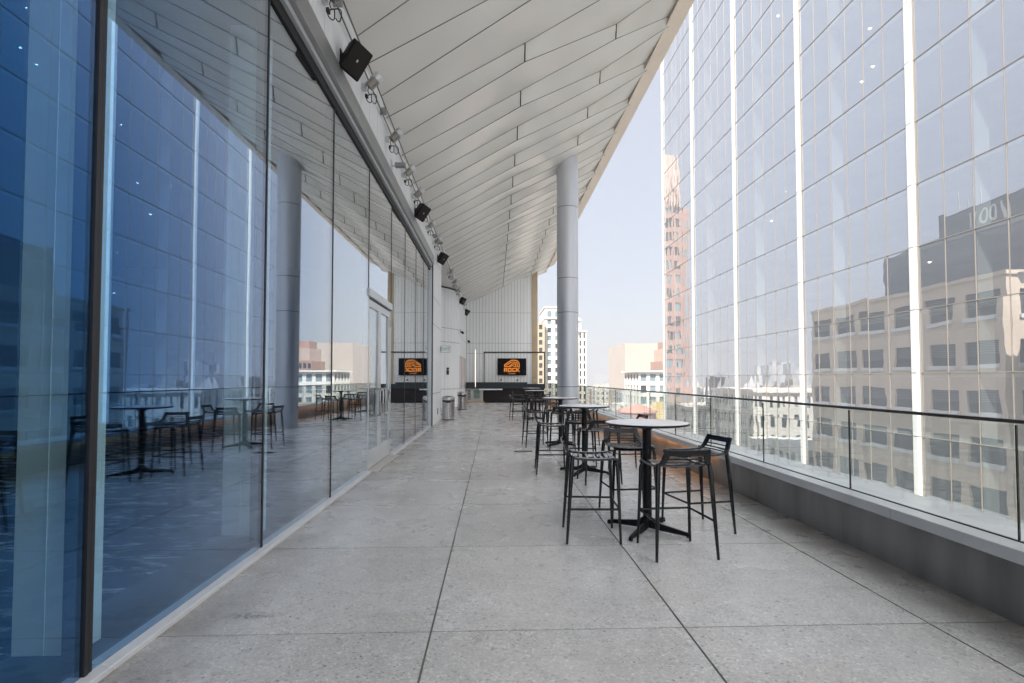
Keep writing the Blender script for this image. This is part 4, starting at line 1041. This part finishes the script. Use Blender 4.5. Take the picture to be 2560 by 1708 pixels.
w = MB(); w.add([(-24.2, 117.9, -3), (-16.3, 117.9, -3), (-20.2, 117.9, 2.2), (-24.2, 131, -3), (-16.3, 131, -3), (-20.2, 131, 2.2)], [(0, 1, 2), (5, 4, 3), (0, 2, 5, 3), (1, 4, 5, 2)]); wpart(w, 'roof', 'greyb', ch)
building('long_stone_block', 'long pale stone building with tall windows mirrored behind the handrail', 'building', -34, -10.5, 98, 116, -24, -1.2, 'beigeb', {'S': (10, 6, 1.1, 2.3), 'E': (8, 6, 1.2, 2.3)}, cornice=(.5, .6), pmix='pane_b')
building('arcade_block', 'low cream building with tall arcade windows mirrored under the handrail', 'building', -16, -5.5, 74, 90, -26, -9.5, 'whiteb', {'S': (4, 3, 1.6, 4.2), 'E': (6, 3, 1.5, 4.2)}, cornice=(.3, .5), pmix='pane_b')

# low-rise blocks fading into the distance
FM = [facade_mat('far_white', (.62, .60, .56), (.2, .22, .24)), facade_mat('far_tan', (.44, .38, .31), (.2, .2, .2)), facade_mat('far_brick', (.36, .27, .22), (.17, .16, .16)), facade_mat('far_grey', (.36, .37, .38), (.14, .15, .17), 4, 3.6)]
CN = ['white', 'tan', 'brick red', 'grey']
def far_block(x, y, wx, wy, zt, i, label, group):
    w = MB(); w.box(x - wx / 2, x + wx / 2, y - wy / 2, y + wy / 2, GZ, zt)
    if i % 2: w.box(x - wx * .2, x + wx * .1, y - wy * .2, y + wy * .2, zt + .002, zt + rnd.uniform(2, 4))
    o = w.build('distant_building', FM[i % 4]); tag(o, label, 'building', group)
used = []
for k in range(330):
    y = 190 * math.exp(rnd.uniform(.2, 2.3)); direct = k % 2 == 0
    ratio = rnd.uniform(.19, .42) if direct else rnd.uniform(.36, .68)
    x = ratio * y if direct else 40.6 - ratio * y
    wx = rnd.uniform(.008, .03) * y + 6; wy = wx * rnd.uniform(.8, 1.4)
    if any(abs(x - a) < (wx + c) / 2 and abs(y - b) < (wy + d) / 2 for a, b, c, d in used): continue
    if direct and y < 330 and ratio < .22: continue
    used.append((x, y, wx, wy))
    zt = 1.5 - rnd.uniform(14, 68) / 1165 * y if y < 500 else 1.5 - rnd.uniform(4, 34) / 1165 * y
    zt = max(zt, GZ + 6)
    i = rnd.choice((0, 0, 1, 1, 2, 3))
    far_block(x, y, wx, wy, zt, i, 'low %s block in the hazy distance %s' % (CN[i], 'beyond the railing' if direct else 'mirrored in the tower glass'), 'distant %s blocks %s' % (CN[i], 'beyond the railing' if direct else 'mirrored in the tower glass'))
for k, (ra, y, wx, h) in enumerate([(.535, 900, 22, 24), (.555, 760, 14, 22), (.575, 980, 26, 34), (.598, 840, 16, 26), (.612, 1100, 30, 20), (.47, 1200, 30, 14), (.25, 2300, 40, 30), (.21, 2600, 60, 22), (.3, 2100, 50, 26)]):
    x = 40.6 - ra * y if k < 6 else ra * y
    far_block(x, y, wx, wx, h, 3 if k % 2 else 0, ('slim hazy high rise on the skyline mirrored in the tower glass' if k < 6 else 'faint high rise on the far horizon beyond the railing'), 'hazy high rises on the skyline')

# ground and distant trees
w = MB(); w.quad((-3000, -3000, GZ), (3000, -3000, GZ), (3000, 3000, GZ), (-3000, 3000, GZ)); tag(raw('ground', w, M['ground']), kind='structure')
w = MB()
for k in range(500):
    y = 230 * math.exp(rnd.uniform(.3, 2.4)); ra = rnd.uniform(.18, .40) if k % 2 else rnd.uniform(.36, .66)
    x = ra * y if k % 2 else 40.6 - ra * y
    r_ = rnd.uniform(3, 6)
    for _ in range(9):
        c = Vector((x, y, GZ + 7)) + Vector((rnd.gauss(0, r_ * .5), rnd.gauss(0, r_ * .5), rnd.gauss(0, r_ * .35) + 2))
        a = Vector((rnd.uniform(-1, 1), rnd.uniform(-1, 1), rnd.uniform(-1, 1))).normalized() * r_ * .5; b = a.cross(Vector((rnd.uniform(-1, 1), rnd.uniform(-1, 1), rnd.uniform(-1, 1)))).normalized() * r_ * .45
        w.quad(c - a - b, c + a - b, c + a + b, c - a + b)
tag(raw('distant_trees', w, M['tree']), 'hazy green tree masses far below between the distant buildings', 'trees', kind='stuff')

# ------------------------------------------------------------------ summer haze over the city
hm = bpy.data.materials.new('haze'); hm.use_nodes = True; t = hm.node_tree
for n in list(t.nodes):
    if n.type != 'OUTPUT_MATERIAL': t.nodes.remove(n)
pv = t.nodes.new('ShaderNodeVolumePrincipled'); pv.inputs['Color'].default_value = (.45, .465, .50, 1); pv.inputs['Density'].default_value = .0009
pv.inputs['Anisotropy'].default_value = .1
t.links.new(pv.outputs[0], t.nodes['Material Output'].inputs['Volume'])
w = MB(); w.box(-3050, 3050, -3050, 3050, GZ - 1, 95)
tag(w.build('haze', hm), kind='stuff')
